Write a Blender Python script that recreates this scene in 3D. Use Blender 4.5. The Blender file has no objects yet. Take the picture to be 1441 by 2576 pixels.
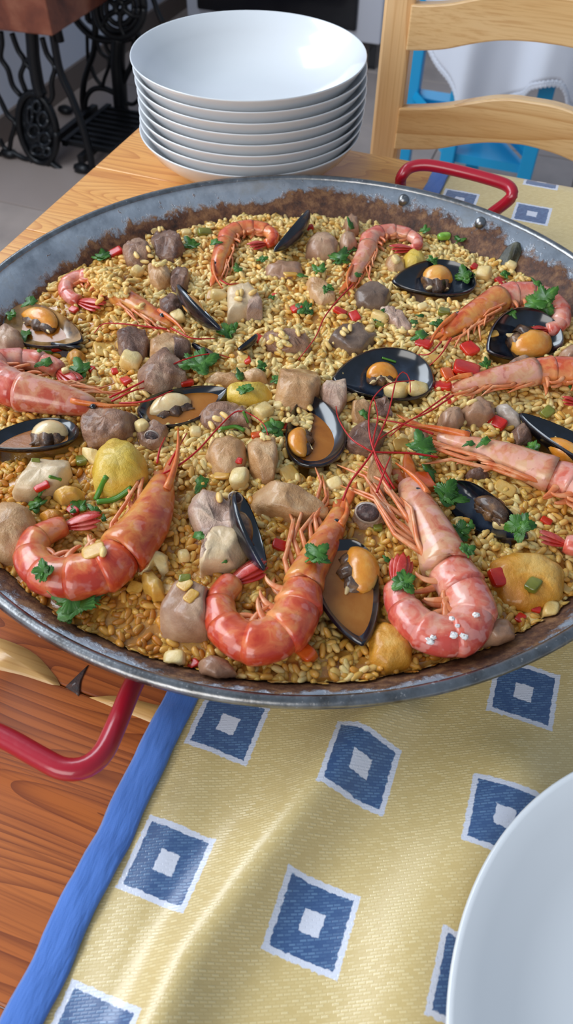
import bpy, bmesh, math, random
import numpy as np
from mathutils import Vector, Matrix, noise
from mathutils.bvhtree import BVHTree
random.seed(7); RS = np.random.RandomState(11)
C = bpy.context.scene.collection
PI = math.pi

# ------------------------------------------------------------------ camera, world, lights, exposure
TZ = 0.75                                   # height of the table top above the floor
W, H, FPX = 1441, 2576, 1900.0
CAM = np.array([0, 0, 0.3766 + TZ])
CR = np.array([0.93849694, 0.34506388, 0.01242675]); CU = np.array([-0.27314087, 0.71990363, 0.63806962])
CF = np.array([-0.21122871, 0.60222063, -0.76987839])
cd = bpy.data.cameras.new('camera'); cam = bpy.data.objects.new('camera', cd); C.objects.link(cam)
cd.sensor_fit = 'VERTICAL'; cd.sensor_height = 36; cd.lens = FPX/H*36
cd.clip_start = 0.02; cd.clip_end = 50
cam.matrix_world = Matrix([[CR[i], CU[i], -CF[i], CAM[i]] for i in range(3)] + [[0, 0, 0, 1]])
cd.dof.use_dof = True; cd.dof.focus_distance = 0.47; cd.dof.aperture_fstop = 13
bpy.context.scene.camera = cam
sc = bpy.context.scene
sc.view_settings.view_transform = 'Standard'; sc.view_settings.look = 'None'
sc.view_settings.gamma = 1; sc.view_settings.use_curve_mapping = False
sc.view_settings.exposure = -0.2
sc.cycles.use_denoising = True
sc.cycles.max_bounces = 6; sc.cycles.diffuse_bounces = 3; sc.cycles.glossy_bounces = 3
wd = bpy.data.worlds.new('World'); sc.world = wd; wd.use_nodes = True
bg = wd.node_tree.nodes['Background']; bg.inputs[0].default_value = (0.60, 0.77, 1.0, 1); bg.inputs[1].default_value = 0.42

def window_light(name, loc, target, sx, sy, power, col):
    l = bpy.data.lights.new(name, 'AREA'); l.shape = 'RECTANGLE'; l.size = sx; l.size_y = sy
    l.energy = power; l.color = col
    o = bpy.data.objects.new(name, l); C.objects.link(o); o.location = loc
    d = Vector(target) - Vector(loc); o.rotation_euler = d.to_track_quat('-Z', 'Y').to_euler()
    return o
window_light('window_light_side', (-1.62, 0.15, 1.7), (0, 0.3, 0.8), 1.3, 1.2, 42, (0.84, 0.92, 1.0))
window_light('window_light_behind', (-0.5, -2.2, 2.0), (0.0, 1.0, 0.6), 1.8, 1.4, 40, (1.0, 0.97, 0.93))

window_light('fill_light_far', (-1.62, 1.25, 1.85), (0.1, 1.75, 0.4), 0.9, 1.2, 30, (0.80, 0.90, 1.0))  # added fill to brighten the cloth at the back, not a known window

# ------------------------------------------------------------------ helpers
def at(px, py, z):                           # a point of the photograph on the level z
    d = (CR*(px - W/2) - CU*(py - H/2))/FPX + CF
    return CAM + d*((z - CAM[2])/d[2])
def aty(px, py, y):                          # ... on the upright plane at distance y
    d = (CR*(px - W/2) - CU*(py - H/2))/FPX + CF
    return CAM + d*(y/d[1])
def msc(P):                                  # metres per pixel at P
    return float((np.asarray(P) - CAM) @ CF)/FPX
def pix(P):
    d = np.asarray(P) - CAM; z = d @ CF
    return np.array([W/2 + FPX*(d @ CR)/z, H/2 - FPX*(d @ CU)/z])
def nz(x, y, z=0.0): return noise.noise(Vector((x, y, z)))
def unit(v): v = np.asarray(v, float); return v/(np.linalg.norm(v) + 1e-12)
def smooth_path(pts, n):
    P = np.asarray(pts, float)
    if len(P) == 2: return P[0] + (P[1] - P[0])*np.linspace(0, 1, n)[:, None]
    Q = np.vstack([2*P[0] - P[1], P, 2*P[-1] - P[-2]])
    out = []
    for i in range(len(P) - 1):
        p0, p1, p2, p3 = Q[i:i+4]
        t = np.linspace(0, 1, 24, endpoint=(i == len(P) - 2))[:, None]
        out.append(.5*(2*p1 + (p2 - p0)*t + (2*p0 - 5*p1 + 4*p2 - p3)*t*t + (3*p1 - p0 - 3*p2 + p3)*t**3))
    out = np.vstack(out)
    s = np.r_[0, np.cumsum(np.linalg.norm(np.diff(out[:, :3], axis=0), axis=1))]
    g = np.linspace(0, s[-1], n)
    return np.stack([np.interp(g, s, out[:, k]) for k in range(out.shape[1])], 1)

FOOD = []                                    # (verts, faces, owner) of what garnish can lie on
class MB:
    def __init__(s): s.v = []; s.f = []; s.a = []; s.n = 0
    def add(s, v, f, a=0.0):
        v = np.asarray(v, float); s.v.append(v); s.f += [tuple(i + s.n for i in q) for q in f]
        s.a.append(np.broadcast_to(np.asarray(a, float), (len(v),))); s.n += len(v)
        return s
    def sweep(s, pts, rb, rz=None, n=8, up=(0, 0, 1), cap=True, a=None):
        P = np.asarray(pts, float); N = len(P)
        rb = np.broadcast_to(np.asarray(rb, float), (N,)); rz = rb if rz is None else np.broadcast_to(np.asarray(rz, float), (N,))
        T = np.gradient(P, axis=0); th = np.arange(n)*2*PI/n
        V = []; A = []
        for i in range(N):
            t = unit(T[i]); b = np.cross(up, t)
            if np.linalg.norm(b) < .15: b = np.cross((0.3, 1, 0), t)
            b = unit(b); z = np.cross(t, b)
            V.append(P[i] + np.outer(np.cos(th)*rb[i], b) + np.outer(np.sin(th)*rz[i], z)); A.append(np.cos(th))
        f = [(i*n + j, i*n + (j+1) % n, (i+1)*n + (j+1) % n, (i+1)*n + j) for i in range(N-1) for j in range(n)]
        V = np.vstack(V); A = np.concatenate(A)
        if cap:
            V = np.vstack([V, P[0], P[-1]]); A = np.r_[A, 0, 0]; k = N*n
            f += [((j+1) % n, j, k) for j in range(n)] + [((N-1)*n + j, (N-1)*n + (j+1) % n, k+1) for j in range(n)]
        return s.add(V, f, A if a is None else a)
    def ball(s, c, r, n=12, m=8, e=1.0, M=None, a=0.0):
        r = np.broadcast_to(np.asarray(r, float), (3,)); V = []
        sp = lambda q: np.sign(q)*abs(q)**e
        for i in range(m+1):
            ph = -PI/2 + PI*i/m
            for j in range(n):
                t = 2*PI*j/n
                V.append((sp(math.cos(ph))*sp(math.cos(t)), sp(math.cos(ph))*sp(math.sin(t)), sp(math.sin(ph))))
        V = np.array(V)*r
        if M is not None: V = V @ np.asarray(M).T
        f = [(i*n + j, i*n + (j+1) % n, (i+1)*n + (j+1) % n, (i+1)*n + j) for i in range(m) for j in range(n)]
        return s.add(V + np.asarray(c), f, a)
    def box(s, lo, hi, M=None, c=(0, 0, 0)):
        v = np.array([(x, y, z) for x in (lo[0], hi[0]) for y in (lo[1], hi[1]) for z in (lo[2], hi[2])], float)
        if M is not None: v = v @ np.asarray(M).T
        return s.add(v + np.asarray(c), [(0, 1, 3, 2), (4, 6, 7, 5), (0, 4, 5, 1), (2, 3, 7, 6), (0, 2, 6, 4), (1, 5, 7, 3)])
    def lathe(s, prof, c, n=64, closed=False, a=0.0):
        m = len(prof); th = np.arange(n)*2*PI/n
        V = np.vstack([np.stack([c[0] + r*np.cos(th), c[1] + r*np.sin(th), np.full(n, c[2] + z)], 1) for r, z in prof])
        f = [(i*n + j, i*n + (j+1) % n, ((i+1) % m)*n + (j+1) % n, ((i+1) % m)*n + j) for i in range(m if closed else m-1) for j in range(n)]
        return s.add(V, f, a)
    def grid(s, V, nx, ny, a=0.0):           # V: nx*ny points, x fastest
        return s.add(V, [(j*nx + i, j*nx + i + 1, (j+1)*nx + i + 1, (j+1)*nx + i) for j in range(ny-1) for i in range(nx-1)], a)
    def build(s, name, mat, parent=None, smooth=True, loc=None, food=None, bevel=0, attr=False):
        V = np.vstack(s.v)
        if parent is not None: org = np.array(parent['org'])
        elif loc is not None: org = np.asarray(loc, float)
        else: org = np.array([V[:, 0].mean(), V[:, 1].mean(), V[:, 2].min()])
        me = bpy.data.meshes.new(name); me.from_pydata((V - org).tolist(), [], s.f)
        if smooth: me.shade_smooth()
        if attr:
            at_ = me.attributes.new('tone', 'FLOAT', 'POINT'); at_.data.foreach_set('value', np.concatenate(s.a).astype(np.float32))
        bm = bmesh.new(); bm.from_mesh(me); bmesh.ops.recalc_face_normals(bm, faces=bm.faces); bm.to_mesh(me); bm.free()
        me.materials.append(mat)
        o = bpy.data.objects.new(name, me); C.objects.link(o)
        if parent is not None: o.parent = parent if not isinstance(parent, tuple) else parent[0]
        else: o.location = org
        o['org'] = [float(x) for x in org]
        if bevel:
            b = o.modifiers.new('bevel', 'BEVEL'); b.width = bevel; b.segments = 2; b.limit_method = 'ANGLE'
        if food is not None: FOOD.append((V, list(s.f), food))
        return o
def tag(o, label=None, cat=None, group=None, kind=None):
    for k, v in (('label', label), ('category', cat), ('group', group), ('kind', kind)):
        if v: o[k] = v
    return o
def root(name, loc, label, cat, group=None):
    o = bpy.data.objects.new(name, None); C.objects.link(o); o.location = [float(q) for q in loc]; o['org'] = [float(q) for q in loc]
    o.empty_display_size = .02
    return tag(o, label, cat, group)
def copy_tree(o, loc):
    c = o.copy(); C.objects.link(c)
    for ch in o.children:
        d = ch.copy(); C.objects.link(d); d.parent = c
    c.location = loc; c['org'] = [float(q) for q in loc]
    return c

# ------------------------------------------------------------------ materials
def lin(r, g, b): return tuple(((c/255)/12.92 if c <= 10 else ((c/255 + .055)/1.055)**2.4) for c in (r, g, b)) + (1,)
class Mat:
    def __init__(s, name, base=(128, 128, 128), rough=.5, metal=0, coat=0, sss=0, sheen=0, spec=.5):
        s.m = bpy.data.materials.new(name); s.m.use_nodes = True; s.t = s.m.node_tree; s.b = s.t.nodes['Principled BSDF']
        s.set('Base Color', lin(*base)); s.set('Roughness', rough); s.set('Metallic', metal); s.set('Coat Weight', coat); s.set('Coat Roughness', .12)
        s.set('Specular IOR Level', spec)
        if sss: s.set('Subsurface Weight', sss); s.set('Subsurface Radius', (1, .45, .2)); s.set('Subsurface Scale', .004)
        if sheen: s.set('Sheen Weight', sheen)
    def set(s, k, v): s.b.inputs[k].default_value = v
    def n(s, typ, **kw):
        d = s.t.nodes.new(typ)
        for k, v in kw.items():
            if k.startswith('_'): setattr(d, k[1:], v)
            else:
                k2 = int(k[1:]) if k[0] == 'i' and k[1:].isdigit() else k.replace('__', ' ')
                if isinstance(v, bpy.types.NodeSocket): s.t.links.new(v, d.inputs[k2])
                else: d.inputs[k2].default_value = v
        return d
    def link(s, a, k): s.t.links.new(a, s.b.inputs[k] if isinstance(k, str) else k)
    def math(s, op, a, b=0.0, c=0.0): return s.n('ShaderNodeMath', _operation=op, i0=a, i1=b, i2=c).outputs[0]
    def obj(s): return s.n('ShaderNodeTexCoord').outputs['Object']
    def pos(s): return s.n('ShaderNodeNewGeometry').outputs['Position']
    def noise(s, scale, vec=None, detail=3, rough=.5, dist=0.0):
        kw = dict(Scale=scale, Detail=detail, Roughness=rough, Distortion=dist)
        if vec is not None: kw['Vector'] = vec
        return s.n('ShaderNodeTexNoise', **kw).outputs[0]
    def ramp(s, fac, stops):
        r = s.n('ShaderNodeValToRGB', Fac=fac); e = r.color_ramp.elements
        while len(e) < len(stops): e.new(.5)
        for q, (p, c) in zip(e, stops): q.position = p; q.color = lin(*c) if max(c) > 1.5 or len(c) == 3 else c
        return r.outputs[0]
    def step(s, fac, a, b): return s.n('ShaderNodeMapRange', i0=fac, i1=a, i2=b).outputs[0]
    def mix(s, f, a, b):
        m = s.n('ShaderNodeMix', _data_type='RGBA', _clamp_factor=True); s.t.links.new(f, m.inputs[0]) if isinstance(f, bpy.types.NodeSocket) else setattr(m.inputs[0], 'default_value', f)
        for k, v in ((6, a), (7, b)):
            if isinstance(v, bpy.types.NodeSocket): s.t.links.new(v, m.inputs[k])
            else: m.inputs[k].default_value = lin(*v)
        return m.outputs[2]
    def col(s, c): s.link(c, 'Base Color'); return s
    def bump(s, h, strength=.5, dist=.001):
        b = s.n('ShaderNodeBump', Strength=strength, Distance=dist, Height=h); s.link(b.outputs[0], 'Normal'); return s
    def vmap(s, vec, scale=(1, 1, 1), loc=(0, 0, 0), rot=(0, 0, 0)):
        return s.n('ShaderNodeMapping', Vector=vec, Scale=scale, Location=loc, Rotation=rot).outputs[0]
    def attr(s, name='tone'): return s.n('ShaderNodeAttribute', _attribute_name=name).outputs['Fac']
    def rnd(s): return s.n('ShaderNodeObjectInfo').outputs['Random']

def mottled(name, c1, c2, c3, scale, rough=.38, coat=.35, sss=.06, bumpd=.0012, stretch=(1, 1, 1), bscale=None):
    m = Mat(name, c1, rough, coat=coat, sss=sss)
    r = m.rnd(); v = m.vmap(m.pos(), stretch)
    a = m.noise(scale, v, 5, .6, .4); 
    m.col(m.ramp(a, [(.32, c1), (.5, c2), (.68, c3)]))
    m.bump(m.noise(bscale or scale*3, v, 6, .68), .9, bumpd*1.6)
    return m.m
MT = {}
MT['pork'] = mottled('browned_pork', (118, 78, 56), (168, 124, 96), (200, 162, 132), 70, bumpd=.002)
MT['porkdark'] = mottled('dark_braised_meat', (92, 60, 48), (132, 94, 74), (168, 128, 102), 80, bumpd=.0022)
MT['porkpale'] = mottled('pale_pork', (158, 120, 100), (196, 160, 138), (218, 188, 160), 45, bumpd=.0016)
MT['chicken'] = mottled('stewed_chicken', (170, 118, 66), (200, 152, 102), (222, 184, 140), 45, bumpd=.0012)
MT['fat'] = mottled('pale_fat', (198, 160, 112), (222, 192, 150), (232, 208, 172), 40, bumpd=.0006)
MT['liver'] = mottled('braised_liver', (84, 64, 52), (116, 92, 74), (138, 112, 90), 45, bumpd=.0006)
MT['tan'] = mottled('tan_mushroom_meat', (140, 98, 72), (174, 132, 102), (196, 158, 126), 40, bumpd=.0006)
MT['goldskin'] = mottled('golden_sauced_skin', (190, 118, 24), (214, 148, 44), (222, 176, 92), 50, bumpd=.001)
MT['yellow'] = mottled('yellow_artichoke', (206, 158, 30), (226, 186, 62), (232, 200, 104), 60, bumpd=.001)
MT['squid'] = mottled('pale_cuttlefish', (218, 174, 92), (232, 200, 130), (240, 216, 158), 55, bumpd=.0005)
MT['onion'] = mottled('translucent_onion', (196, 140, 46), (216, 166, 74), (226, 186, 108), 60, rough=.2, sss=.3, bumpd=.0004)
MT['bone'] = mottled('grey_bone', (150, 130, 116), (176, 158, 142), (196, 180, 164), 60, bumpd=.0005)
MT['marrow'] = mottled('dark_marrow', (50, 32, 30), (78, 54, 50), (130, 100, 92), 260, bumpd=.0012)
MT['red'] = mottled('red_pepper', (176, 22, 12), (204, 38, 20), (216, 66, 34), 50, rough=.25, coat=.3, bumpd=.0003)
MT['orangered'] = mottled('orange_tomato', (196, 60, 14), (214, 86, 26), (222, 116, 48), 50, rough=.2, coat=.6, bumpd=.0003)
MT['green'] = mottled('green_pepper', (92, 92, 22), (118, 118, 34), (142, 140, 52), 50, rough=.25, coat=.5, bumpd=.0003)
MT['scallion'] = mottled('bright_green_stalk', (96, 150, 40), (130, 178, 62), (166, 204, 100), 60, rough=.25, bumpd=.0003)
MT['charred'] = mottled('charred_scrap', (24, 24, 16), (50, 50, 32), (92, 88, 60), 90, bumpd=.001)
MT['salt'] = Mat('coarse_salt', (240, 232, 226), .3, sss=.3).m
MT['brothfilm'] = mottled('orange_broth', (150, 84, 14), (166, 98, 24), (176, 112, 40), 40, rough=.25, coat=.3, sss=.1, bumpd=.0002)

def prawn_mat(name, red, mid, pale, amt, blo=.5):
    m = Mat(name, red, .28, coat=.55, sss=.12)
    p = m.pos(); d = m.attr()                # d: +1 back of the shell, -1 belly
    a = m.noise(95, p, 4, .6, .6); b = m.noise(260, p, 3, .55)
    base = m.ramp(m.math('ADD', m.math('MULTIPLY', d, .16), a), [(.30, pale), (.52, mid), (.70, red)])
    blot = m.step(m.noise(150, m.vmap(p, loc=(3, 1, 2)), 2, .4), .60 - amt, .66 - amt)
    base = m.mix(m.math('MULTIPLY', blot, blo), base, (232, 170, 158))
    sp = m.step(b, .62, .72)
    m.col(m.mix(m.math('MULTIPLY', sp, .35), base, (150, 40, 22)))
    m.bump(b, .25, .0006)
    return m.m
MT['shell'] = prawn_mat('prawn_shell_red', (196, 58, 32), (218, 96, 54), (232, 150, 88), .02, .28)
MT['shellpink'] = prawn_mat('prawn_shell_pink', (204, 76, 62), (222, 116, 92), (232, 170, 142), .07)
MT['head'] = prawn_mat('prawn_head_pale', (196, 84, 58), (216, 142, 104), (226, 176, 134), .07)
MT['headgold'] = prawn_mat('prawn_head_golden', (190, 66, 28), (214, 112, 52), (226, 156, 78), .02, .28)
MT['leg'] = mottled('prawn_legs_orange', (214, 104, 52), (226, 136, 84), (234, 168, 122), 120, rough=.3, bumpd=.0002)
MT['scale'] = mottled('prawn_scale_orange', (206, 84, 26), (222, 112, 42), (230, 144, 78), 120, rough=.3, bumpd=.0002)
MT['tail'] = mottled('prawn_tail_red', (176, 32, 26), (200, 56, 44), (220, 108, 92), 90, rough=.22, coat=.6, bumpd=.0003)
MT['antenna'] = Mat('prawn_antenna_red', (186, 28, 24), .35).m
MT['eye'] = Mat('prawn_eye_black', (10, 10, 12), .1, coat=1).m

m = Mat('mussel_shell_outer', (14, 15, 22), .22, coat=.7)
p = m.obj(); g = m.noise(60, p, 3); m.col(m.ramp(g, [(.35, (8, 8, 12)), (.6, (20, 22, 34)), (.8, (48, 50, 84))]))
m.bump(m.noise(240, m.vmap(p, (1, 1, 4)), 4), .35, .0006); MT['mshell'] = m.m
m = Mat('mussel_shell_inner', (40, 50, 66), .16, coat=.8)
d = m.attr(); g = m.noise(110, m.pos(), 3)   # d: 0 on the rim, 1 deep inside
m.col(m.ramp(m.math('ADD', d, m.math('MULTIPLY', m.math('SUBTRACT', g, .5), .8)), [(.08, (12, 14, 20)), (.35, (30, 37, 50)), (.75, (66, 78, 96)), (1, (100, 110, 122))])); MT['mlining'] = m.m
m = Mat('mussel_shell_inner_tan', (130, 96, 56), .2, coat=.8)
g = m.noise(80, m.pos(), 4); m.col(m.ramp(g, [(.3, (60, 44, 30)), (.5, (150, 112, 64)), (.7, (186, 148, 96))])); MT['mlining_tan'] = m.m
MT['morange'] = mottled('mussel_meat_orange', (216, 128, 30), (230, 152, 52), (236, 180, 96), 60, rough=.22, coat=.6, sss=.2, bumpd=.0003)
MT['mcream'] = mottled('mussel_meat_cream', (222, 184, 120), (234, 204, 150), (238, 216, 172), 60, rough=.2, coat=.6, sss=.2, bumpd=.0003)
MT['mantle'] = mottled('mussel_mantle_dark', (46, 30, 22), (92, 62, 40), (150, 106, 60), 130, rough=.22, coat=.6, bumpd=.0006)
m = Mat('parsley_leaf', (40, 96, 34), .42, coat=.08)
g = m.noise(160, m.pos(), 3); m.col(m.mix(m.math('MULTIPLY', m.rnd(), .45), m.ramp(g, [(.3, (28, 66, 18)), (.55, (58, 106, 30)), (.75, (108, 152, 56))]), (84, 134, 46)))
m.bump(m.noise(500, m.pos(), 2), .4, .0005); MT['parsley'] = m.m
MT['stalk'] = Mat('parsley_stalk', (84, 138, 46), .35).m

m = Mat('rice', (220, 190, 120), .38, coat=.18, sss=.3, spec=.4)
t = m.attr(); m.col(m.ramp(t, [(0, (190, 116, 30)), (.3, (216, 152, 58)), (.6, (230, 178, 88)), (1, (244, 208, 138))])); MT['rice'] = m.m
m = Mat('rice_broth', (170, 110, 40), .18, coat=.7, sss=.1)
p = m.pos(); g = m.noise(28, p, 5, .6); m.col(m.ramp(g, [(.3, (160, 100, 32)), (.5, (200, 140, 58)), (.7, (218, 168, 86))]))
m.bump(m.noise(190, p, 4, .6), .6, .0015); MT['bed'] = m.m

PANC = (-0.1256, 0.3827)
m = Mat('carbon_steel', (168, 172, 178), .36, metal=1)
p = m.obj(); sx = m.n('ShaderNodeSeparateXYZ', Vector=p)
ang = m.math('ADD', m.math('MULTIPLY', sx.outputs[0], 1.6), m.math('MAXIMUM', m.math('MULTIPLY', sx.outputs[1], 2.2), m.math('MULTIPLY', sx.outputs[1], -4.9)))
g1 = m.noise(26, p, 6, .65, .5); g2 = m.noise(110, p, 5, .7)
hgt = m.math('ADD', m.math('MULTIPLY', sx.outputs[2], -90), m.math('ADD', m.math('MULTIPLY', g1, 2.8), m.math('ADD', m.math('MULTIPLY', g2, 1.5), m.math('MULTIPLY', ang, .85))))
rad = m.math('SQRT', m.math('ADD', m.math('MULTIPLY', sx.outputs[0], sx.outputs[0]), m.math('MULTIPLY', sx.outputs[1], sx.outputs[1])))
inner = m.step(m.math('SUBTRACT', rad, m.math('MULTIPLY_ADD', sx.outputs[2], .960, .19704)), .0011, .0005)
crust = m.math('MULTIPLY', m.step(hgt, -1.30, -.95), inner)
spots = m.math('MULTIPLY', m.step(m.noise(210, m.vmap(p, (1, 1, .6)), 3, .7), .655, .69), m.step(g1, .42, .55))
mask = m.math('MAXIMUM', crust, m.math('MULTIPLY', spots, .9)); 
steel = m.ramp(m.noise(45, p, 5, .6), [(.3, (140, 146, 154)), (.55, (178, 184, 192)), (.8, (164, 160, 154))])
m.col(m.mix(mask, steel, m.ramp(g2, [(.3, (40, 22, 16)), (.48, (92, 56, 34)), (.7, (146, 104, 66))])))
m.link(m.math('MULTIPLY', m.math('SUBTRACT', 1.0, mask), .6), 'Metallic'); m.link(m.math('ADD', .33, m.math('MULTIPLY', mask, .3)), 'Roughness')
m.bump(m.math('ADD', m.math('MULTIPLY', m.noise(300, p, 4), .25), m.math('MULTIPLY', mask, m.noise(160, p, 5, .7))), .5, .002)
MT['pan'] = m.m
m = Mat('rim_steel', (120, 120, 122), .33, metal=1)
p = m.obj(); g = m.noise(60, p, 6, .65); m.col(m.ramp(g, [(.3, (96, 92, 88)), (.5, (142, 142, 142)), (.72, (168, 168, 170))]))
sp = m.step(m.noise(420, p, 2), .66, .72); m.link(m.math('SUBTRACT', 1.0, m.math('MULTIPLY', sp, .8)), 'Metallic'); m.bump(m.noise(240, p, 4), .25, .001); MT['rim'] = m.m
m = Mat('red_enamel', (176, 18, 40), .3, coat=.5); m.bump(m.noise(180, m.obj(), 3), .12, .001); MT['redpaint'] = m.m
MT['porcelain'] = Mat('white_porcelain', (226, 228, 230), .13, coat=.6).m

def wood(name, c1, c2, c3, grain_axis=0, ring=1.0, rough=.32, coat=.25, red=None):
    m = Mat(name, c2, rough, coat=coat)
    p = m.obj(); off = m.n('ShaderNodeCombineXYZ', X=m.math('MULTIPLY', m.rnd(), 7.0), Y=m.math('MULTIPLY', m.rnd(), 3.0), Z=m.rnd()).outputs[0]
    v = m.n('ShaderNodeVectorMath', _operation='ADD', i0=p, i1=off).outputs[0]
    s = [9, 9, 9]; s[grain_axis] = 1.3
    low = m.noise(1.3*ring, m.vmap(v, tuple(s)), 2, .45, .6)
    bands = m.math('FRACT', m.math('MULTIPLY', low, 26.0))
    bands = m.math('POWER', bands, 3.0)
    s2 = [520, 520, 520]; s2[grain_axis] = 8
    fine = m.noise(1.0, m.vmap(v, tuple(s2)), 3, .6)
    broad = m.noise(2.2, m.vmap(v, tuple(s)), 2)
    c = m.mix(m.math('MULTIPLY', bands, .75), m.ramp(broad, [(.35, c1), (.65, c2)]), c3)
    c = m.mix(m.math('MULTIPLY', m.step(fine, .48, .66), .45), c, c3)
    m.col(c); m.bump(m.math('ADD', m.math('MULTIPLY', bands, -.3), fine), .12, .0008)
    return m.m
MT['pine'] = wood('pine_tabletop', (236, 176, 100), (228, 160, 80), (188, 112, 48))
MT['pinered'] = wood('pine_tabletop_reddish', (200, 112, 50), (182, 92, 38), (112, 46, 18))
MT['pinechair'] = wood('pine_chair_slats', (244, 204, 148), (236, 190, 128), (200, 138, 74), 0, .6)
MT['pinepost'] = wood('pine_chair_posts', (246, 204, 150), (238, 190, 130), (212, 152, 92), 2, .6)
MT['knot'] = mottled('pine_knot', (40, 22, 12), (66, 34, 18), (96, 50, 24), 150, bumpd=.0005)
MT['sapwood'] = wood('pine_sapwood', (238, 190, 118), (230, 176, 100), (206, 140, 70))
MT['oldwood'] = mottled('worn_red_brown_wood', (92, 44, 30), (134, 72, 48), (166, 104, 76), 9, rough=.35, coat=.3, sss=0, bumpd=.0006)
m = Mat('cast_iron', (14, 16, 20), .38, metal=.2); m.bump(m.noise(120, m.obj(), 4), .3, .001); MT['iron'] = m.m
m = Mat('cast_iron_worn', (60, 64, 70), .38, metal=.6); m.col(m.ramp(m.noise(45, m.obj(), 5, .65), [(.3, (16, 18, 22)), (.55, (52, 56, 62)), (.75, (112, 112, 112))])); MT['ironworn'] = m.m
m = Mat('blue_paint', (26, 166, 220), .35, coat=.2); m.bump(m.noise(90, m.obj(), 3), .1, .001); MT['blue'] = m.m
m = Mat('white_cotton', (226, 230, 240), .8, sheen=.3); m.bump(m.noise(900, m.obj(), 2), .2, .0004); MT['cotton'] = m.m
m = Mat('painted_wall', (232, 235, 246), .8); m.bump(m.noise(60, m.obj(), 4), .1, .002); MT['wall'] = m.m
m = Mat('floor_tile', (150, 132, 122), .35); m.col(m.mix(m.rnd(), m.ramp(m.noise(7, m.pos(), 5), [(.3, (160, 146, 138)), (.6, (184, 168, 158)), (.8, (168, 152, 144))]), (168, 152, 144))); MT['tile'] = m.m
MT['grout'] = Mat('grout', (130, 118, 110), .8).m
MT['skirt'] = Mat('skirting_tile', (120, 106, 98), .5).m
MT['white'] = Mat('white_enamel', (214, 214, 222), .3).m
MT['glass'] = Mat('black_oven_glass', (10, 12, 20), .08, coat=.5).m

m = Mat('yellow_woven_cloth', (206, 186, 110), .34, sheen=.2, spec=1.0, coat=.4); m.set('Coat Roughness', .36)
uv = m.n('ShaderNodeUVMap').outputs[0]
su = m.n('ShaderNodeSeparateXYZ', Vector=uv); wob = m.math('MULTIPLY', m.math('SUBTRACT', m.noise(420, uv, 2), .5), .0022)
def cell(sock, c0, pitch):
    q = m.math('FRACT', m.math('ADD', m.math('MULTIPLY', m.math('SUBTRACT', sock, c0), 1/pitch), .5))
    return m.math('ABSOLUTE', m.math('MULTIPLY', m.math('SUBTRACT', q, .5), pitch))
dx = cell(su.outputs[0], -.0105, .0712); dy = cell(su.outputs[1], .0745, .0727)
dd = m.math('ADD', m.math('MAXIMUM', dx, dy), wob)
br = m.n('ShaderNodeTexBrick', Vector=m.vmap(uv, (1, 1, 1), rot=(0, 0, -.42)), Scale=1.0, Mortar__Size=.0005, Brick__Width=.0033, Row__Height=.0013, Mortar__Smooth=1.0)
br.inputs['Color1'].default_value = (1, 1, 1, 1); br.inputs['Color2'].default_value = (.35, .35, .35, 1); br.inputs['Mortar'].default_value = (.32, .32, .32, 1)
bw = m.n('ShaderNodeRGBToBW', Color=br.outputs[0]).outputs[0]
yel = m.mix(bw, (208, 176, 102), (240, 216, 156)); blu = m.mix(m.step(bw, .3, 1.0), (44, 80, 132), (98, 134, 174))
c = m.mix(m.step(dd, .0172, .0176), (226, 228, 240), yel)
c = m.mix(m.step(dd, .0146, .0150), blu, c); c = m.mix(m.step(dd, .0046, .0050), (226, 228, 240), c)
m.col(c); m.bump(bw, .35, .0005); MT['cloth'] = m.m
m = Mat('blue_bias_binding', (74, 122, 204), .75, sheen=.4); m.bump(m.math('ADD', m.math('MULTIPLY', m.n('ShaderNodeTexChecker', Vector=m.vmap(m.obj(), rot=(0, 0, .6)), Scale=1500).outputs[1], .06), m.noise(1.0, m.vmap(m.obj(), (160, 42, 60), rot=(0, 0, .75)), 3, .5)), .9, .0022); MT['binding'] = m.m

# ------------------------------------------------------------------ the room
def struct(o): o['kind'] = 'structure'; return o
WX, WY = -1.70, 3.45
fl = struct(MB().box((-1.75, -2.6, -.05), (2.2, WY + .05, -.004)).build('floor', MT['grout'], smooth=False, loc=(0, 0, 0)))
ts = .44; tm = None
for i in range(8):
    for j in range(9):
        x0 = WX + i*ts; y0 = WY - (j+1)*ts
        if tm is None:
            o = MB().box((.002, .002, -.008), (ts - .002, ts - .002, 0)).build('tile', MT['tile'], fl, smooth=False, bevel=.002); tm = o
        else:
            o = tm.copy(); C.objects.link(o); o.parent = fl
        o.location = (x0, y0, 0)
struct(MB().box((WX - .1, -2.6, 0), (WX, WY, 2.6)).build('wall_left', MT['wall'], smooth=False))
struct(MB().box((WX, WY, 0), (2.2, WY + .1, 2.6)).build('wall_back', MT['wall'], smooth=False))
struct(MB().box((WX, -2.6, 0), (WX + .012, WY, .075)).build('baseboard_left', MT['skirt'], smooth=False))
struct(MB().box((WX + .012, WY - .012, 0), (2.2, WY, .075)).build('baseboard_back', MT['skirt'], smooth=False))

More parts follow.
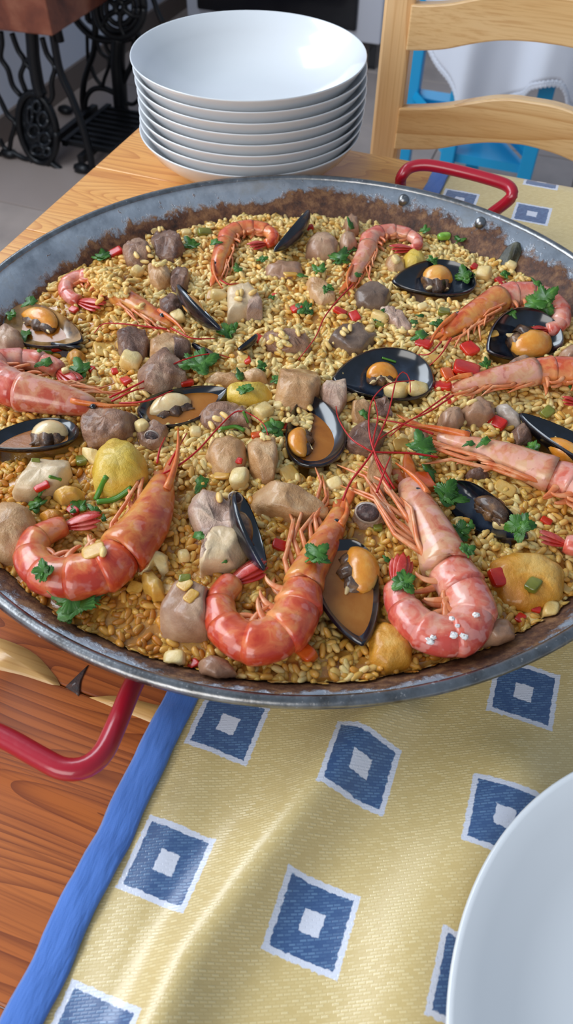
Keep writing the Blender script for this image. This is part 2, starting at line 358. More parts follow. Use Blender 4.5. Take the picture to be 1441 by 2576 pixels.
# dining table: planks run along x
XL, XR, YF, YB = -.4496, 1.35, -.29, .795
tb = root('dining_table', (.45, .25, 0), 'pine plank dining table with reddish grain under the paella pan', 'table')
ys = [-.29, -.15, .0, .137, .27, .40, .53, .66, .795]
for i in range(8):
    b = MB(); b.box((XL, ys[i] + .0002, TZ - .028), (XR, ys[i+1] - .0002, TZ - .0001*(i % 2)))
    b.build('plank', MT['pinered'] if i < 4 else MT['pine'], tb, smooth=False, bevel=.0012)
for x in (XL + .06, XR - .06):
    for y in (YF + .06, YB - .06):
        MB().box((x - .035, y - .035, 0), (x + .035, y + .035, TZ - .028)).build('leg', MT['pine'], tb, smooth=False, bevel=.004)
b = MB()
for y in (YF + .05, YB - .07): b.box((XL + .06, y, TZ - .12), (XR - .06, y + .022, TZ - .028))
for x in (XL + .05, XR - .07): b.box((x, YF + .06, TZ - .12), (x + .022, YB - .06, TZ - .028))
b.build('apron', MT['pine'], tb, smooth=False)
def inlay(pts, mat, name, z=.0004, n=28):
    P = np.array([at(x, y, TZ) for x, y in pts]); c = P.mean(0); Q = smooth_path(np.vstack([P, P[:1]]), n)
    b = MB(); v = np.vstack([c, Q[:-1], Q[:-1] - [0, 0, .003]]); v[:, 2] += z; k = n - 1
    b.add(v, [(0, 1 + i, 1 + (i+1) % k) for i in range(k)] + [(1 + i, 1 + k + i, 1 + k + (i+1) % k, 1 + (i+1) % k) for i in range(k)])
    return b.build(name, mat, tb)
inlay([(128, 2408), (144, 2416), (142, 2445), (122, 2462), (108, 2450), (112, 2425)], MT['knot'], 'knot')
inlay([(165, 1728), (215, 1680), (222, 1676), (205, 1712), (200, 1750), (190, 1745)], MT['knot'], 'knot', n=20)
inlay([(-60, 1600), (0, 1606), (80, 1640), (130, 1690), (148, 1726), (60, 1700), (-60, 1665)], MT['sapwood'], 'sapwood_streak')
inlay([(225, 1755), (300, 1752), (400, 1775), (505, 1790), (465, 1846), (350, 1806)], MT['sapwood'], 'sapwood_streak')

# table runner: cloth coordinates in the UV map, folds in the mesh
def ridge(x, y, P, wd, hh):
    best = 9; hh_ = 0
    for (a, b) in zip(P[:-1], P[1:]):
        d = b - a; t = min(1, max(0, ((x - a[0])*d[0] + (y - a[1])*d[1])/(d @ d))); q = a + d*t
        k = math.hypot(x - q[0], y - q[1])
        if k < best: best = k
    return hh*math.exp(-(best/wd)**2)
R1 = [at(*q, TZ)[:2] for q in ((965, 1770), (900, 1860), (780, 2020), (640, 2200), (480, 2420), (380, 2640))]
R2 = [at(*q, TZ)[:2] for q in ((1290, 1990), (1150, 2180), (1050, 2400), (1010, 2640))]
R3 = [at(*q, TZ)[:2] for q in ((520, 1900), (455, 2060), (330, 2330), (240, 2560))]
PLC = (.181, .08)
def cloth_z(x, y):
    z = ridge(x, y, R1, .015, .017) + ridge(x, y, R2, .024, .010) + ridge(x, y, R3, .008, .0022)
    z += .0012*max(0, nz(x*14, y*14, 4)) + .0005
    dp = math.hypot(x - PANC[0], y - PANC[1]); dl = math.hypot(x - PLC[0], y - PLC[1])
    k = min(1, max(0, (dp - .207)/.03))*min(1, max(0, (dl - .085)/.03))
    z = z*k + .001
    if y > .70: z += .004*max(0, nz(x*9, 2.2))*min(1, (y - .70)/.06)
    return z
CX0, CX1 = -.1165, .75
nx, ny = 150, 190
xs = np.linspace(CX0, CX1, nx); ys_ = np.r_[np.linspace(-.285, .26, 110), np.linspace(.265, .805, 50), np.linspace(.81, .93, 30)]
V = []; UVs = []
for y in ys_:
    for x in xs:
        s = y - .795
        wig = .006*math.sin(x*26) + .004*math.sin(x*61 + 1)
        if s <= 0: yy, zz = y, TZ + cloth_z(x, y)
        else:
            r = .006
            if s < r*PI/2: yy = .797 + r*math.sin(s/r); zz = TZ + cloth_z(x, .795) - r*(1 - math.cos(s/r))
            else: yy = .797 + r + .004 + wig*min(1, (s - r*PI/2)/.05)*.8; zz = TZ + .003 - r - (s - r*PI/2)
        V.append((x, yy, zz)); UVs.append((x, y))
run = root('table_runner', (.3, .25, TZ), 'yellow woven table runner printed with blue squares, blue bound edge', 'tablecloth')
b = MB(); b.grid(np.array(V), nx, ny); o = b.build('cloth', MT['cloth'], run)
ul = o.data.uv_layers.new(name='UVMap')
vi = np.empty(len(o.data.loops), int); o.data.loops.foreach_get('vertex_index', vi)
ul.data.foreach_set('uv', np.array(UVs, np.float32)[vi].ravel())
b = MB(); P = []
for y in ys_:
    i = list(ys_).index(y); q = np.array(V[i*nx]); P.append(q + [.006 + .0016*nz(y*34, 1), 0, .0020 + .0022*nz(y*70, 3)])
b.sweep(np.array(P), .0088, .0016, 10); b.build('bound_edge', MT['binding'], run)

# ------------------------------------------------------------------ paella pan
PZ = TZ + .0035; RIMZ = TZ + .055; FZ = TZ + .033
pan = root('paella_pan', (PANC[0], PANC[1], PZ), 'wide steel paella pan with red handles and burnt crust inside', 'pan')
prof = [(.00001, 0), (.196, 0), (.203, .002), (.2075, .006), (.228, .030), (.246, .0495), (.2475, .0505), (.2462, .0512), (.2268, .031), (.206, .0072), (.202, .0038), (.195, .0018), (.00001, .0018)]
MB().lathe(prof, (PANC[0], PANC[1], PZ), 160).build('pan_body', MT['pan'], pan)
MB().lathe([(.2476 + .0034*math.cos(t), .0486 + .0034*math.sin(t)) for t in np.arange(10)*2*PI/10], (PANC[0], PANC[1], PZ), 180, True).build('rolled_rim', MT['rim'], pan)
for P in ([(1012, 492, .022), (1007, 462, .034), (1012, 440, .044), (1035, 420, .050), (1080, 416, .053), (1160, 432, .053), (1245, 455, .053), (1280, 470, .052), (1288, 490, .048), (1272, 510, .040), (1225, 545, .022)],
          [(-60, 1548, .022), (-120, 1585, .028), (-210, 1680, .035), (-215, 1740, .036), (-150, 1790, .036), (0, 1850, .036), (100, 1905, .036), (160, 1934, .036), (215, 1930, .036), (258, 1895, .035), (290, 1830, .032), (325, 1745, .028), (352, 1690, .022)]):
    Q = smooth_path([at(x, y, TZ + z) for x, y, z in P], 70)
    MB().sweep(Q, .0052, None, 14).build('handle', MT['redpaint'], pan)
for px, py in ((998, 535), (1190, 580)):
    q = at(px, py, TZ + .045); d = unit(np.array([q[0] - PANC[0], q[1] - PANC[1], 0]))
    q = np.array([PANC[0], PANC[1], 0]) + d*(.2395 if py < 1000 else .235); q[2] = PZ + (.0435 if py < 1000 else .038)
    MB().ball(q, .0052, 12, 8).build('rivet', MT['rim'], pan)

# ------------------------------------------------------------------ food
LM = []                                     # landmarks: (px, py, phrase)
def inside_pan(V):                          # nothing pokes through the sloping wall
    d = V[:, :2] - np.array(PANC); r = np.hypot(d[:, 0], d[:, 1]) + 1e-9; lim = .206 + (V[:, 2] - PZ - .0072)*.86 - .0005
    k = np.minimum(1, lim/r); V = V.copy(); V[:, :2] = np.array(PANC) + d*k[:, None]; return V
def near_rise(y): return .0112*min(1, max(0, (PANC[1] - y)/.22))   # the rice stands higher towards the near wall
def lvl(px, py): return FZ + near_rise(at(px, py, FZ + .004)[1])
def terr(x, y):
    r = math.hypot(x - PANC[0], y - PANC[1])
    z = FZ + .0038*nz(x*22, y*22, 1) + .0018*nz(x*60, y*60, 2) + .003*(1 - (r/.22)**2)
    if r > .19: z -= .0035*min(1, (r - .19)/.035)
    return z + near_rise(y)
def rmax(t): return .2272 + .0112*max(0, -math.sin(t))
EXCL = []                                   # (center, axis u, half length, axis v, half width) kept free of grains
def wob_amount(x, y):                       # how wet and golden the rice is here: wetter towards the near side and the wall
    r = math.hypot(x - PANC[0], y - PANC[1])
    return min(1, max(0, .30 + (PANC[1] - y)*1.5 + (r - .12)*1.6 + .5*nz(x*11, y*11, 7)))

# ---- prawns
def prawn(label, head, hw, abd, aw, tail, side=-1, ros=None, eye=None, ant=(), lift=0.0, hmat='head', smat='shell', nleg=7, legl=.62, phrase=None, seed=0, swim=True):
    rr = random.Random(seed)
    H3 = []
    def lift3(pts, ws):
        out = []
        for (x, y), w in zip(pts, ws):
            F0 = lvl(x, y); z = F0 + .006 + lift
            for _ in range(3): r = .5*w*msc(at(x, y, z)); z = F0 + .80*r + .0015 + lift
            q = at(x, y, z); out.append((q[0], q[1], q[2], r))
        return np.array(out)
    h4 = smooth_path(lift3(head, hw), 18); a4 = smooth_path(lift3([head[-1]] + list(abd), [hw[-1]*.97] + list(aw)), 60)
    base = h4[len(h4)//2, :3].copy(); FL = FZ + near_rise(base[1]); base[2] = FL
    rt = root('prawn', base, label, 'prawn')
    hl = np.linalg.norm(np.diff(h4[:, :3], axis=0), axis=1).sum(); sz = hl/.06
    b = MB(); p = h4[:, :3]; r = h4[:, 3].copy()
    t0 = unit(p[1] - p[0])
    P = np.vstack([p[0] - t0*r[0]*.55, p[0] - t0*r[0]*.3, p]); R = np.r_[r[0]*.35, r[0]*.75, r]; R[-3:] *= [1.03, 1.07, 1.05]
    P = np.vstack([P, p[-1] - unit(p[-1] - p[-2])*.0015]); R = np.r_[R, r[-1]*.9]
    Zr = R*.9
    b.sweep(P, R, Zr, 22); b.a[-1] = b.a[-1]*side*-1
    b.build('carapace', MT[hmat], rt, attr=True, food=phrase)
    # abdomen: six overlapping shell segments
    Lc = [0, .15, .33, .51, .68, .83, 1.0]; N = len(a4)
    for k in range(6):
        u0 = max(0, Lc[k] - .03); u1 = Lc[k+1] + .015
        g = np.linspace(u0, min(1, u1), 9)*(N-1)
        Q = np.stack([np.interp(g, np.arange(N), a4[:, c]) for c in range(4)], 1)
        s = np.array([.90, .965, 1.0, 1.015, 1.02, 1.035, 1.06, 1.095, .99]);
        if k == 0: s[:2] = [.9, .97]
        b = MB(); b.sweep(Q[:, :3], Q[:, 3]*s, Q[:, 3]*s*.88, 20); b.a[-1] = b.a[-1]*side*-1
        b.build('shell_segment', MT[smat], rt, attr=True, food=phrase)
    # tail fan
    q = a4[-1]; tip = at(tail[0], tail[1], q[2] + .002); d = tip - q[:3]; L = np.linalg.norm(d); d = unit(d); s_ = unit(np.cross((0, 0, 1), d))
    for k, (an, ll, up) in enumerate(((0, 1.0, .003), (-.14, .98, .001), (.14, .98, .001), (-.28, .9, -.001), (.28, .9, -.001))):
        dv = d*math.cos(an) + s_*math.sin(an); g = np.linspace(0, 1, 9)
        pts = q[:3] - d*L*.12 + np.outer(g, dv*L*1.1*ll) + np.outer(g*(1-g)*2 + g*.6, (0, 0, up + .001))
        wv = L*.125*np.array([.45, .75, .95, 1.08, 1.15, 1.12, 1.0, .72, .12])
        MB().sweep(pts, wv, np.maximum(.0005, wv*.10), 8).build('tail_blade', MT['tail'], rt, food=phrase if k == 0 else None)
    # rostrum, eyes, antennal scales
    fr = h4[0]; ds = -side; T0 = unit(h4[3, :3] - h4[0, :3]); B0 = unit(np.cross((0, 0, 1), T0)); dors = B0*ds
    if ros:
        e = at(ros[0], ros[1], fr[2] + .006)
        s0 = h4[4, :3] + dors*h4[4, 3]*.55 + np.array([0, 0, h4[4, 3]*.62])
        g = np.linspace(0, 1, 12)
        b = MB(); Q = s0 + np.outer(g, e - s0) + np.outer(np.sin(g*PI), dors*.0025); rv = np.linspace(.0024*sz, .0005, 12)
        b.sweep(Q, rv, rv*1.3, 7)
        for k in range(2, 9):
            c = Q[k]; tt = unit(Q[k+1] - Q[k-1]); b.sweep(np.array([c, c + dors*.0018*sz + tt*.0022*sz]), [.0009*sz, .0001], None, 5)
        b.build('rostrum', MT['scale'], rt)
    for k in (1, -1):
        if k == 1 and eye: c = at(eye[0], eye[1], h4[2, 2] + h4[2, 3]*.75)
        else: c = h4[1, :3] + dors*h4[1, 3]*.5 + np.array([0, 0, k*h4[1, 3]*.9]) - T0*.001
        if k == -1: c[2] = max(c[2], FL + .001)
        er = .0027*max(.7, min(1.1, sz))
        MB().ball(c, er, 12, 8).sweep(np.array([c - (c - h4[2, :3])*.5, c]), [er*.6, er*.7], None, 7).build('eye', MT['eye'], rt)
    for k in range(3):
        an = (-.12, .10, .3)[k]; dv = -T0*math.cos(an) + B0*math.sin(an)*-ds; g = np.linspace(0, 1, 8); L = hl*(.50, .44, .36)[k]
        pts = fr[:3] + T0*.002 + dors*fr[3]*(.2, -.3, -.5)[k] + np.outer(g, dv*L) + np.outer(g, (0, 0, .003 - .005*k))
        wv = fr[3]*.55*np.array([.5, .8, 1, 1.05, 1, .85, .55, .08])
        MB().sweep(pts, wv, np.maximum(.0005, wv*.22), 8).build('antennal_scale', MT['scale'], rt)
    # walking legs
    vent = side
    for k in range(nleg):
        u = .25 + .70*k/(nleg-1); i = u*(len(h4)-1); c = np.array([np.interp(i, np.arange(len(h4)), h4[:, m_]) for m_ in range(4)])
        j = min(len(h4)-2, int(i)); T = unit(h4[j+1, :3] - h4[j, :3]); B = unit(np.cross((0, 0, 1), T))*vent
        L = hl*legl*rr.uniform(.8, 1.15); sp = rr.uniform(.15, .65); z0 = c[3]*rr.uniform(-.3, .25)
        p0 = c[:3] + B*c[3]*.8 + np.array([0, 0, z0]); p1 = p0 + (B*sp - T*.75)*L*.30 + np.array([0, 0, .002*rr.uniform(.3, 2)*sz])
        p2 = p1 + (B*.22*rr.uniform(-.6, 1) - T)*L*.42 + np.array([0, 0, .001*rr.uniform(-1.5, 1.5)]); p3 = p2 + (B*rr.uniform(-.3, .9) - T*rr.uniform(.5, 1))*L*.34 - np.array([0, 0, .002])
        for q in (p1, p2, p3): q[2] = max(q[2], FL + .0035)
        Q = np.array([p0, p0*.5 + p1*.5, p1, p1*.5 + p2*.5, p2, p2*.5 + p3*.5, p3])
        MB().sweep(Q, np.array([.0016, .0015, .0013, .00115, .001, .0008, .0003])*max(.75, sz), None, 6).build('walking_leg', MT['leg'], rt)
    # swimmerets: curled under the tail
    if swim:
        for k in range(5):
            i = (.06 + .155*k)*(N-1); c = np.array([np.interp(i, np.arange(N), a4[:, m_]) for m_ in range(4)]); j = min(N-2, int(i))
            T = unit(a4[j+1, :3] - a4[j, :3]); B = unit(np.cross((0, 0, 1), T))*vent
            for dz in (.25, -.25):
                L = c[3]*rr.uniform(1.0, 1.5); g = np.linspace(0, 1, 9); cu = rr.uniform(.6, 1.5)
                pts = c[:3] + B*c[3]*.78 + np.array([0, 0, c[3]*dz]) + np.outer(np.sin(g*cu*1.3)/(cu*1.3)*L, B) + np.outer((1 - np.cos(g*cu*1.5))*L*.5, -T)
                pts[:, 2] = np.maximum(pts[:, 2], FL + .003)
                MB().sweep(pts, np.array([1, 1.15, 1.1, 1, .9, .8, .65, .5, .15])*.0017*max(.8, sz), np.full(9, .0011), 7).build('swimmeret', MT['leg'], rt)
    for A in ant:
        g = smooth_path([at(x, y, lvl(x, y) + z) for x, y, z in A], 40)
        MB().sweep(g, np.linspace(.00075, .00035, 40), None, 6).build('antenna', MT['antenna'], rt)
    mid = pix(a4[N//3, :3])
    if phrase: LM.append((pix(h4[9, :3]), phrase)); LM.append((mid, phrase))
    return rt
def ants(pts, z0=.012, z1=.016, z2=.010):
    n = len(pts); return [(x, y, z0 + (z1 - z0)*math.sin(PI*i/(n-1)) + (z2 - z0)*i/(n-1)) for i, (x, y) in enumerate(pts)]

prawn('large red prawn curled at the near rim, head by yellow artichoke heart',
      [(408, 1212), (396, 1255), (368, 1320), (330, 1368), (305, 1395)], [58, 88, 118, 132, 130],
      [(262, 1432), (195, 1452), (128, 1450), (82, 1412), (88, 1362), (128, 1335), (165, 1322)], [124, 118, 104, 88, 74, 62, 50], (258, 1302),
      ros=(448, 1078), eye=(412, 1238), hmat='headgold', smat='shell', phrase='the curled prawn beside the artichoke heart', seed=1,
      ant=[ants([(384, 1205), (450, 1170), (500, 1130), (550, 1075), (595, 1035), (635, 1045), (665, 1070), (675, 1100)]), ants([(395, 1165), (402, 1130), (415, 1100)]), ants([(425, 1170), (440, 1140), (470, 1090)])])
prawn('orange-red prawn curled in a ring between two open mussels at the near side',
      [(852, 1290), (838, 1328), (806, 1385), (775, 1440), (762, 1475)], [44, 62, 80, 92, 100],
      [(752, 1520), (728, 1575), (672, 1612), (612, 1612), (562, 1570), (552, 1510), (585, 1462)], [116, 122, 118, 108, 92, 74, 60], (672, 1418),
      ros=(868, 1250), eye=(845, 1316), hmat='headgold', smat='shell', phrase='the ring-shaped red prawn', seed=2, legl=.75,
      ant=[ants([(862, 1258), (880, 1215), (910, 1175), (935, 1140), (955, 1095), (975, 1045), (985, 1005), (997, 955), (1015, 935), (1030, 955), (1032, 987)], .014, .022, .012)])
prawn('big pink salt-flecked prawn with pale head curled at the near rim',
      [(1030, 1222), (1052, 1275), (1088, 1345), (1112, 1395), (1124, 1428)], [62, 90, 112, 122, 124],
      [(1160, 1475), (1188, 1540), (1162, 1592), (1100, 1598), (1045, 1568), (1008, 1520), (1000, 1475)], [118, 116, 112, 108, 98, 82, 66], (1014, 1395),
      ros=(995, 1165), eye=(1050, 1238), hmat='head', smat='shellpink', phrase='the salted pink prawn', seed=3, legl=.9, nleg=9,
      ant=[ants([(992, 1230), (970, 1190), (945, 1145), (930, 1095), (928, 1045), (940, 1000), (980, 965), (1042, 957)], .014, .026, .016),
           ants([(985, 1235), (955, 1180), (938, 1120), (950, 1050), (940, 1000)], .014, .02, .012), ants([(947, 1240), (965, 1190), (982, 1148)], .014, .02, .02)])
prawn('long prawn with frilly orange legs, body running off the right-hand rim',
      [(1108, 1100), (1180, 1122), (1270, 1150), (1350, 1180), (1390, 1195)], [34, 56, 80, 92, 94],
      [(1440, 1215), (1490, 1250), (1515, 1300), (1500, 1345), (1470, 1368), (1440, 1372), (1420, 1368)], [96, 92, 84, 76, 66, 54, 46], (1352, 1345),
      ros=(1000, 1068), eye=(1174, 1093), hmat='head', smat='shellpink', phrase='the long prawn with frilly legs', seed=4, legl=.6, nleg=8,
      ant=[ants([(1090, 1092), (1020, 1068), (985, 1060), (940, 1052)]), ants([(1100, 1150), (1030, 1140), (945, 1137), (915, 1125), (880, 1100), (852, 1055), (845, 1022)], .012, .02, .012)])
prawn('straight pale prawn lying under the orange mussel at the right-hand rim',
      [(1140, 978), (1190, 965), (1255, 950), (1315, 940), (1345, 935)], [28, 46, 62, 72, 74],
      [(1400, 932), (1450, 938), (1495, 955), (1520, 985), (1505, 1012), (1475, 1020), (1455, 1018)], [76, 74, 68, 60, 50, 40, 34], (1410, 1005),
      ros=(1122, 962), eye=(1182, 950), hmat='head', smat='shell', phrase='the straight prawn under the orange mussel', seed=5, legl=.55,
      ant=[ants([(1130, 990), (1060, 1040), (1020, 1065), (980, 1098)]), ants([(1140, 995), (1080, 1035), (1030, 1058), (960, 1100), (935, 1130)])])
prawn('orange prawn arched behind the mussel, near the burnt pan wall',
      [(1120, 838), (1155, 812), (1205, 782), (1240, 760), (1258, 750)], [34, 52, 66, 70, 70],
      [(1290, 742), (1330, 742), (1370, 752), (1402, 776), (1410, 805), (1395, 825), (1375, 830)], [68, 66, 62, 56, 48, 40, 34], (1330, 835),
      ros=(1082, 862), eye=(1152, 792), hmat='headgold', smat='shellpink', phrase='the arched prawn by the burnt wall', seed=6, legl=.55,
      ant=[ants([(1110, 860), (1080, 890), (1045, 892)]), ants([(1135, 850), (1110, 890), (1078, 922)])])
prawn('prawn with pale head and looped red tail at the far side of the pan',
      [(884, 705), (896, 680), (912, 652), (922, 632), (926, 620)], [26, 38, 46, 48, 48],
      [(930, 602), (950, 588), (985, 582), (1020, 588), (1046, 602), (1050, 618), (1035, 627)], [46, 42, 38, 34, 30, 26, 22], (978, 626),
      ros=(876, 730), eye=(882, 672), hmat='head', smat='shellpink', phrase='the looped far prawn with pale head', seed=7, legl=.5,
      ant=[ants([(888, 715), (845, 760), (815, 800), (795, 845), (770, 880), (750, 905)])])
prawn('bright orange prawn folded in two at the far rim beside a tilted mussel',
      [(545, 690), (548, 665), (556, 640), (562, 622), (566, 612)], [28, 38, 44, 46, 46],
      [(574, 592), (598, 578), (630, 573), (662, 577), (684, 590), (684, 606), (668, 614)], [44, 42, 40, 36, 32, 28, 24], (622, 622),
      ros=(560, 725), eye=(541, 664), hmat='headgold', smat='shell', phrase='the folded orange prawn', seed=8, legl=.6,
      ant=[ants([(556, 705), (575, 715), (600, 712)])])
prawn('prawn half buried under white rice, only red tail and orange head showing',
      [(428, 818), (395, 800), (350, 772), (315, 752), (295, 742)], [26, 40, 52, 56, 56],
      [(272, 725), (240, 700), (200, 698), (172, 712), (165, 732), (180, 750), (200, 757)], [50, 44, 40, 38, 36, 34, 30], (264, 774), side=1,
      ros=(470, 845), eye=(408, 795), hmat='headgold', smat='shellpink', phrase='the half-buried prawn', seed=9, legl=.6, lift=-.003,
      ant=[ants([(420, 828), (370, 822), (310, 815), (260, 815), (237, 838)]), ants([(430, 825), (480, 850), (540, 852)])])
prawn('pink prawn at the left-hand rim, tail folded back over its belly',
      [(232, 1022), (205, 1016), (145, 1003), (90, 992), (52, 985)], [50, 68, 88, 100, 102],
      [(5, 965), (-25, 935), (0, 912), (50, 905), (95, 908), (130, 920), (150, 932)], [98, 88, 72, 60, 54, 48, 42], (196, 968),
      ros=(352, 1018), eye=(234, 1024), hmat='head', smat='shellpink', phrase='the pink prawn at the left-hand rim', seed=10, legl=.75,
      ant=[ants([(275, 1000), (350, 965), (450, 910), (530, 890), (578, 900)]), ants([(280, 1010), (330, 985), (366, 975)]), ants([(300, 1015), (370, 1008), (440, 980)])])

# ---- mussels
def mussel(label, tip, end, wpx, roll=0, pitch=0, meat='morange', ms=.1, mt=(.40, .88), mr=.40, broth=0, lining='mlining', lift=0.0, dep=.30, mantle=True, phrase=None, flip=1, clear=True):
    zt = lvl((tip[0] + end[0])/2, (tip[1] + end[1])/2) + .0095 + lift
    A = at(*tip, zt); B = at(*end, zt); L = np.linalg.norm(B - A); a = unit(B - A); up = np.array([0, 0, 1.0]); b = np.cross(up, a)
    Wd = .5*wpx*msc((A + B)/2); D = dep*Wd*2
    cr, sr = math.cos(math.radians(roll)), math.sin(math.radians(roll))
    n = up*cr + b*sr; b = np.cross(n, a)
    cp, sp_ = math.cos(math.radians(pitch)), math.sin(math.radians(pitch)); a, n = a*cp + n*sp_, n*cp - a*sp_
    if roll > 40 or roll < -40: A = A + np.array([0, 0, Wd*.45])
    rt = root('mussel', (A + a*L*.5) - np.array([0, 0, .012]), label, 'mussel')
    NT = 48; ph = np.arange(NT)*2*PI/NT; t = (1 - np.cos(ph))/2
    w = (t + .0012)**.72*(1 - t + .0012)**.45; w /= w.max(); s = w*np.where(ph < PI, 1, -1) + .16*np.sin(PI*t)*flip
    def P(rho, d, off=0): return A + np.outer((.56 + (t - .56)*rho)*L, a) + np.outer(s*rho*Wd, b) - np.outer(np.full(NT, d), n)
    rhos = [1, .985, .95, .88, .78, .65, .5, .34, .18, .02]
    dp = lambda r: D*(1 - r**2.3)**.85
    for nm, off, sc_, mat in (('shell', .0013, 1.022, MT['mshell']), ('shell_lining', 0, .985, MT[lining])):
        V = np.vstack([P(r*sc_, dp(r) + off - (.0006 if nm == 'shell' and r == 1 else 0)) for r in rhos]); m_ = len(rhos)
        f = [(i*NT + j, i*NT + (j+1) % NT, (i+1)*NT + (j+1) % NT, (i+1)*NT + j) for i in range(m_-1) for j in range(NT)] + [tuple((m_-1)*NT + j for j in range(NT))]
        if nm == 'shell':
            V = np.vstack([P(.97, -.0004), V]); f = [tuple(i + NT for i in q) for q in f] + [(j, (j+1) % NT, NT + (j+1) % NT, NT + j) for j in range(NT)]
            av = 0
        else: av = np.repeat([1 - r for r in rhos], NT)
        MB().add(V, f, av).build(nm, mat, rt, attr=True, food=phrase if nm == 'shell_lining' else None)
    if broth:
        MB().add(np.vstack([P(r, D*broth) for r in (.90, .5, .02)]), [(i*NT + j, i*NT + (j+1) % NT, (i+1)*NT + (j+1) % NT, (i+1)*NT + j) for i in range(2) for j in range(NT)]).build('broth', MT['brothfilm'], rt, food=phrase)
    if meat:
        g = np.linspace(0, 1, 14); tt = mt[0] + (mt[1] - mt[0])*g; o_ = ms + .22*np.sin(PI*g)*np.sign(ms + .001)
        pr = 1.2*Wd*mr*np.array([.25, .55, .75, .88, .97, 1.03, 1.05, 1.05, 1.0, .93, .82, .66, .45, .12])
        Q = A + np.outer(tt*L, a) + np.outer(o_*Wd, b) - np.outer(np.full(14, D*.42), n)
        MB().sweep(Q, pr, pr*.85, 14, up=tuple(n)).build('meat', MT[meat], rt, food=phrase)
        if mantle:
            Q2 = A + np.outer((tt*.94 + .02)*L, a) + np.outer((o_ - np.sign(ms + .001)*mr*(.42 + .10*np.sin(g*17)))*Wd, b) - np.outer(D*(.56 + .05*np.sin(g*23)), n)
            MB().sweep(Q2, pr*1.05*(1 + .10*np.sin(g*31)), pr*.7, 14, up=tuple(n)).build('mantle', MT['mantle'], rt)
            Q3 = A + np.outer((tt*.8 + .08)*L, a) + np.outer((o_ - np.sign(ms + .001)*mr*.98)*Wd, b) - np.outer(D*(.34 + .08*np.sin(g*9)), n)
            MB().sweep(Q3, pr*.24, pr*.22, 10, up=tuple(n)).build('gill', MT['mcream' if meat == 'morange' else 'mantle'], rt)
    c = A + a*L*.55
    if clear: EXCL.append((c[:2], unit(a[:2]), L*.50, unit(b[:2]) if np.linalg.norm(b[:2]) > .1 else np.array([0, 1]), Wd*.95*max(.35, abs(cr))))
    if phrase: LM.append((pix(c), phrase))
    return rt
mussel('open mussel holding rice, broth and a cream-orange morsel at the centre', (776, 990), (788, 1172), 150, 0, 0, 'morange', -.25, (.45, .82), .30, phrase='the centre mussel with rice in it', broth=.62, dep=.24)
mussel('largest open mussel, blue-black lining with thin orange meat, by pork cubes', (838, 952), (1090, 944), 165, -12, 0, 'morange', .15, (.36, .66), .26, phrase='the large blue-black mussel', dep=.26)
mussel('broth-filled mussel with wrinkled yellow meat beside the yellow artichoke piece', (572, 978), (350, 1042), 118, 6, 0, 'mcream', -.05, (.42, .88), .42, broth=.42, phrase='the broth-filled mussel by the artichoke', dep=.30)
mussel('mussel with smooth cream meat at the left-hand rim, tip off the edge', (-45, 1112), (196, 1082), 128, 8, 0, 'mcream', .15, (.50, .88), .46, broth=.55, phrase='the cream-meat mussel', dep=.26)
mussel('upright broth-filled mussel with fat orange meat between two near prawns', (912, 1620), (866, 1355), 168, -4, 0, 'morange', -.22, (.50, .95), .44, broth=.40, phrase='the broth mussel between two prawns', dep=.26)
mussel('tilted mussel with wet brown meat and strands, above the red pepper cube', (1326, 1352), (1128, 1222), 104, 26, 0, 'mantle', -.2, (.28, .70), .40, phrase='the tilted mussel with brown meat', dep=.36)
mussel('mussel with round orange meat leaning on the arched prawn', (1228, 880), (1408, 822), 152, -20, 0, 'morange', -.02, (.36, .86), .46, phrase='the mussel leaning on the arched prawn', dep=.30)
mussel('mussel with yellow-brown meat under parsley near the burnt pan wall', (988, 706), (1196, 700), 126, -10, 0, 'morange', .12, (.40, .74), .44, phrase='the mussel near the burnt wall', dep=.28)
mussel('tan-lined mussel with orange meat at the far left-hand side of the rice', (206, 856), (22, 782), 128, 10, 0, 'morange', -.18, (.42, .88), .34, broth=.75, lining='mlining_tan', phrase='the tan-lined mussel', dep=.20)
mussel('blue-edged mussel half out of frame behind the frilly-legged prawn', (1308, 1038), (1545, 1180), 118, 18, 0, 'morange', -.15, (.38, .8), .42, phrase='the blue-edged mussel at the frame edge', dep=.34)
mussel('gaping dark mussel standing on edge beside the purple pork rib', (668, 1446), (606, 1258), 112, -62, 0, 'mantle', .15, (.35, .75), .42, phrase='the mussel standing beside the pork rib', dep=.36, clear=False)
mussel('dark mussel standing on edge beside the pale fat block', (556, 842), (458, 738), 84, -55, 0, 'morange', .05, (.3, .85), .46, phrase='the mussel beside the pale fat block', dep=.36, clear=False)
mussel('small black mussel tilted on edge at the far rim by a yellow cube', (688, 644), (770, 552), 74, 62, 0, 'morange', .3, (.35, .85), .44, phrase='the small far mussel on edge', dep=.36, clear=False)
mussel('black shell shard poking out of the rice near the centre parsley sprig', (598, 886), (642, 850), 44, 50, 0, None, phrase=None, clear=False)
mussel('closed black mussel shell sunk beneath the tan-lined mussel', (128, 862), (206, 872), 40, 40, 0, None, phrase=None, clear=False, lift=-.004)
mussel('shrivelled mussel with black edges behind the large parsley sprig', (484, 862), (552, 900), 40, 40, 0, 'mantle', .1, (.2, .9), .5, phrase=None, clear=False)

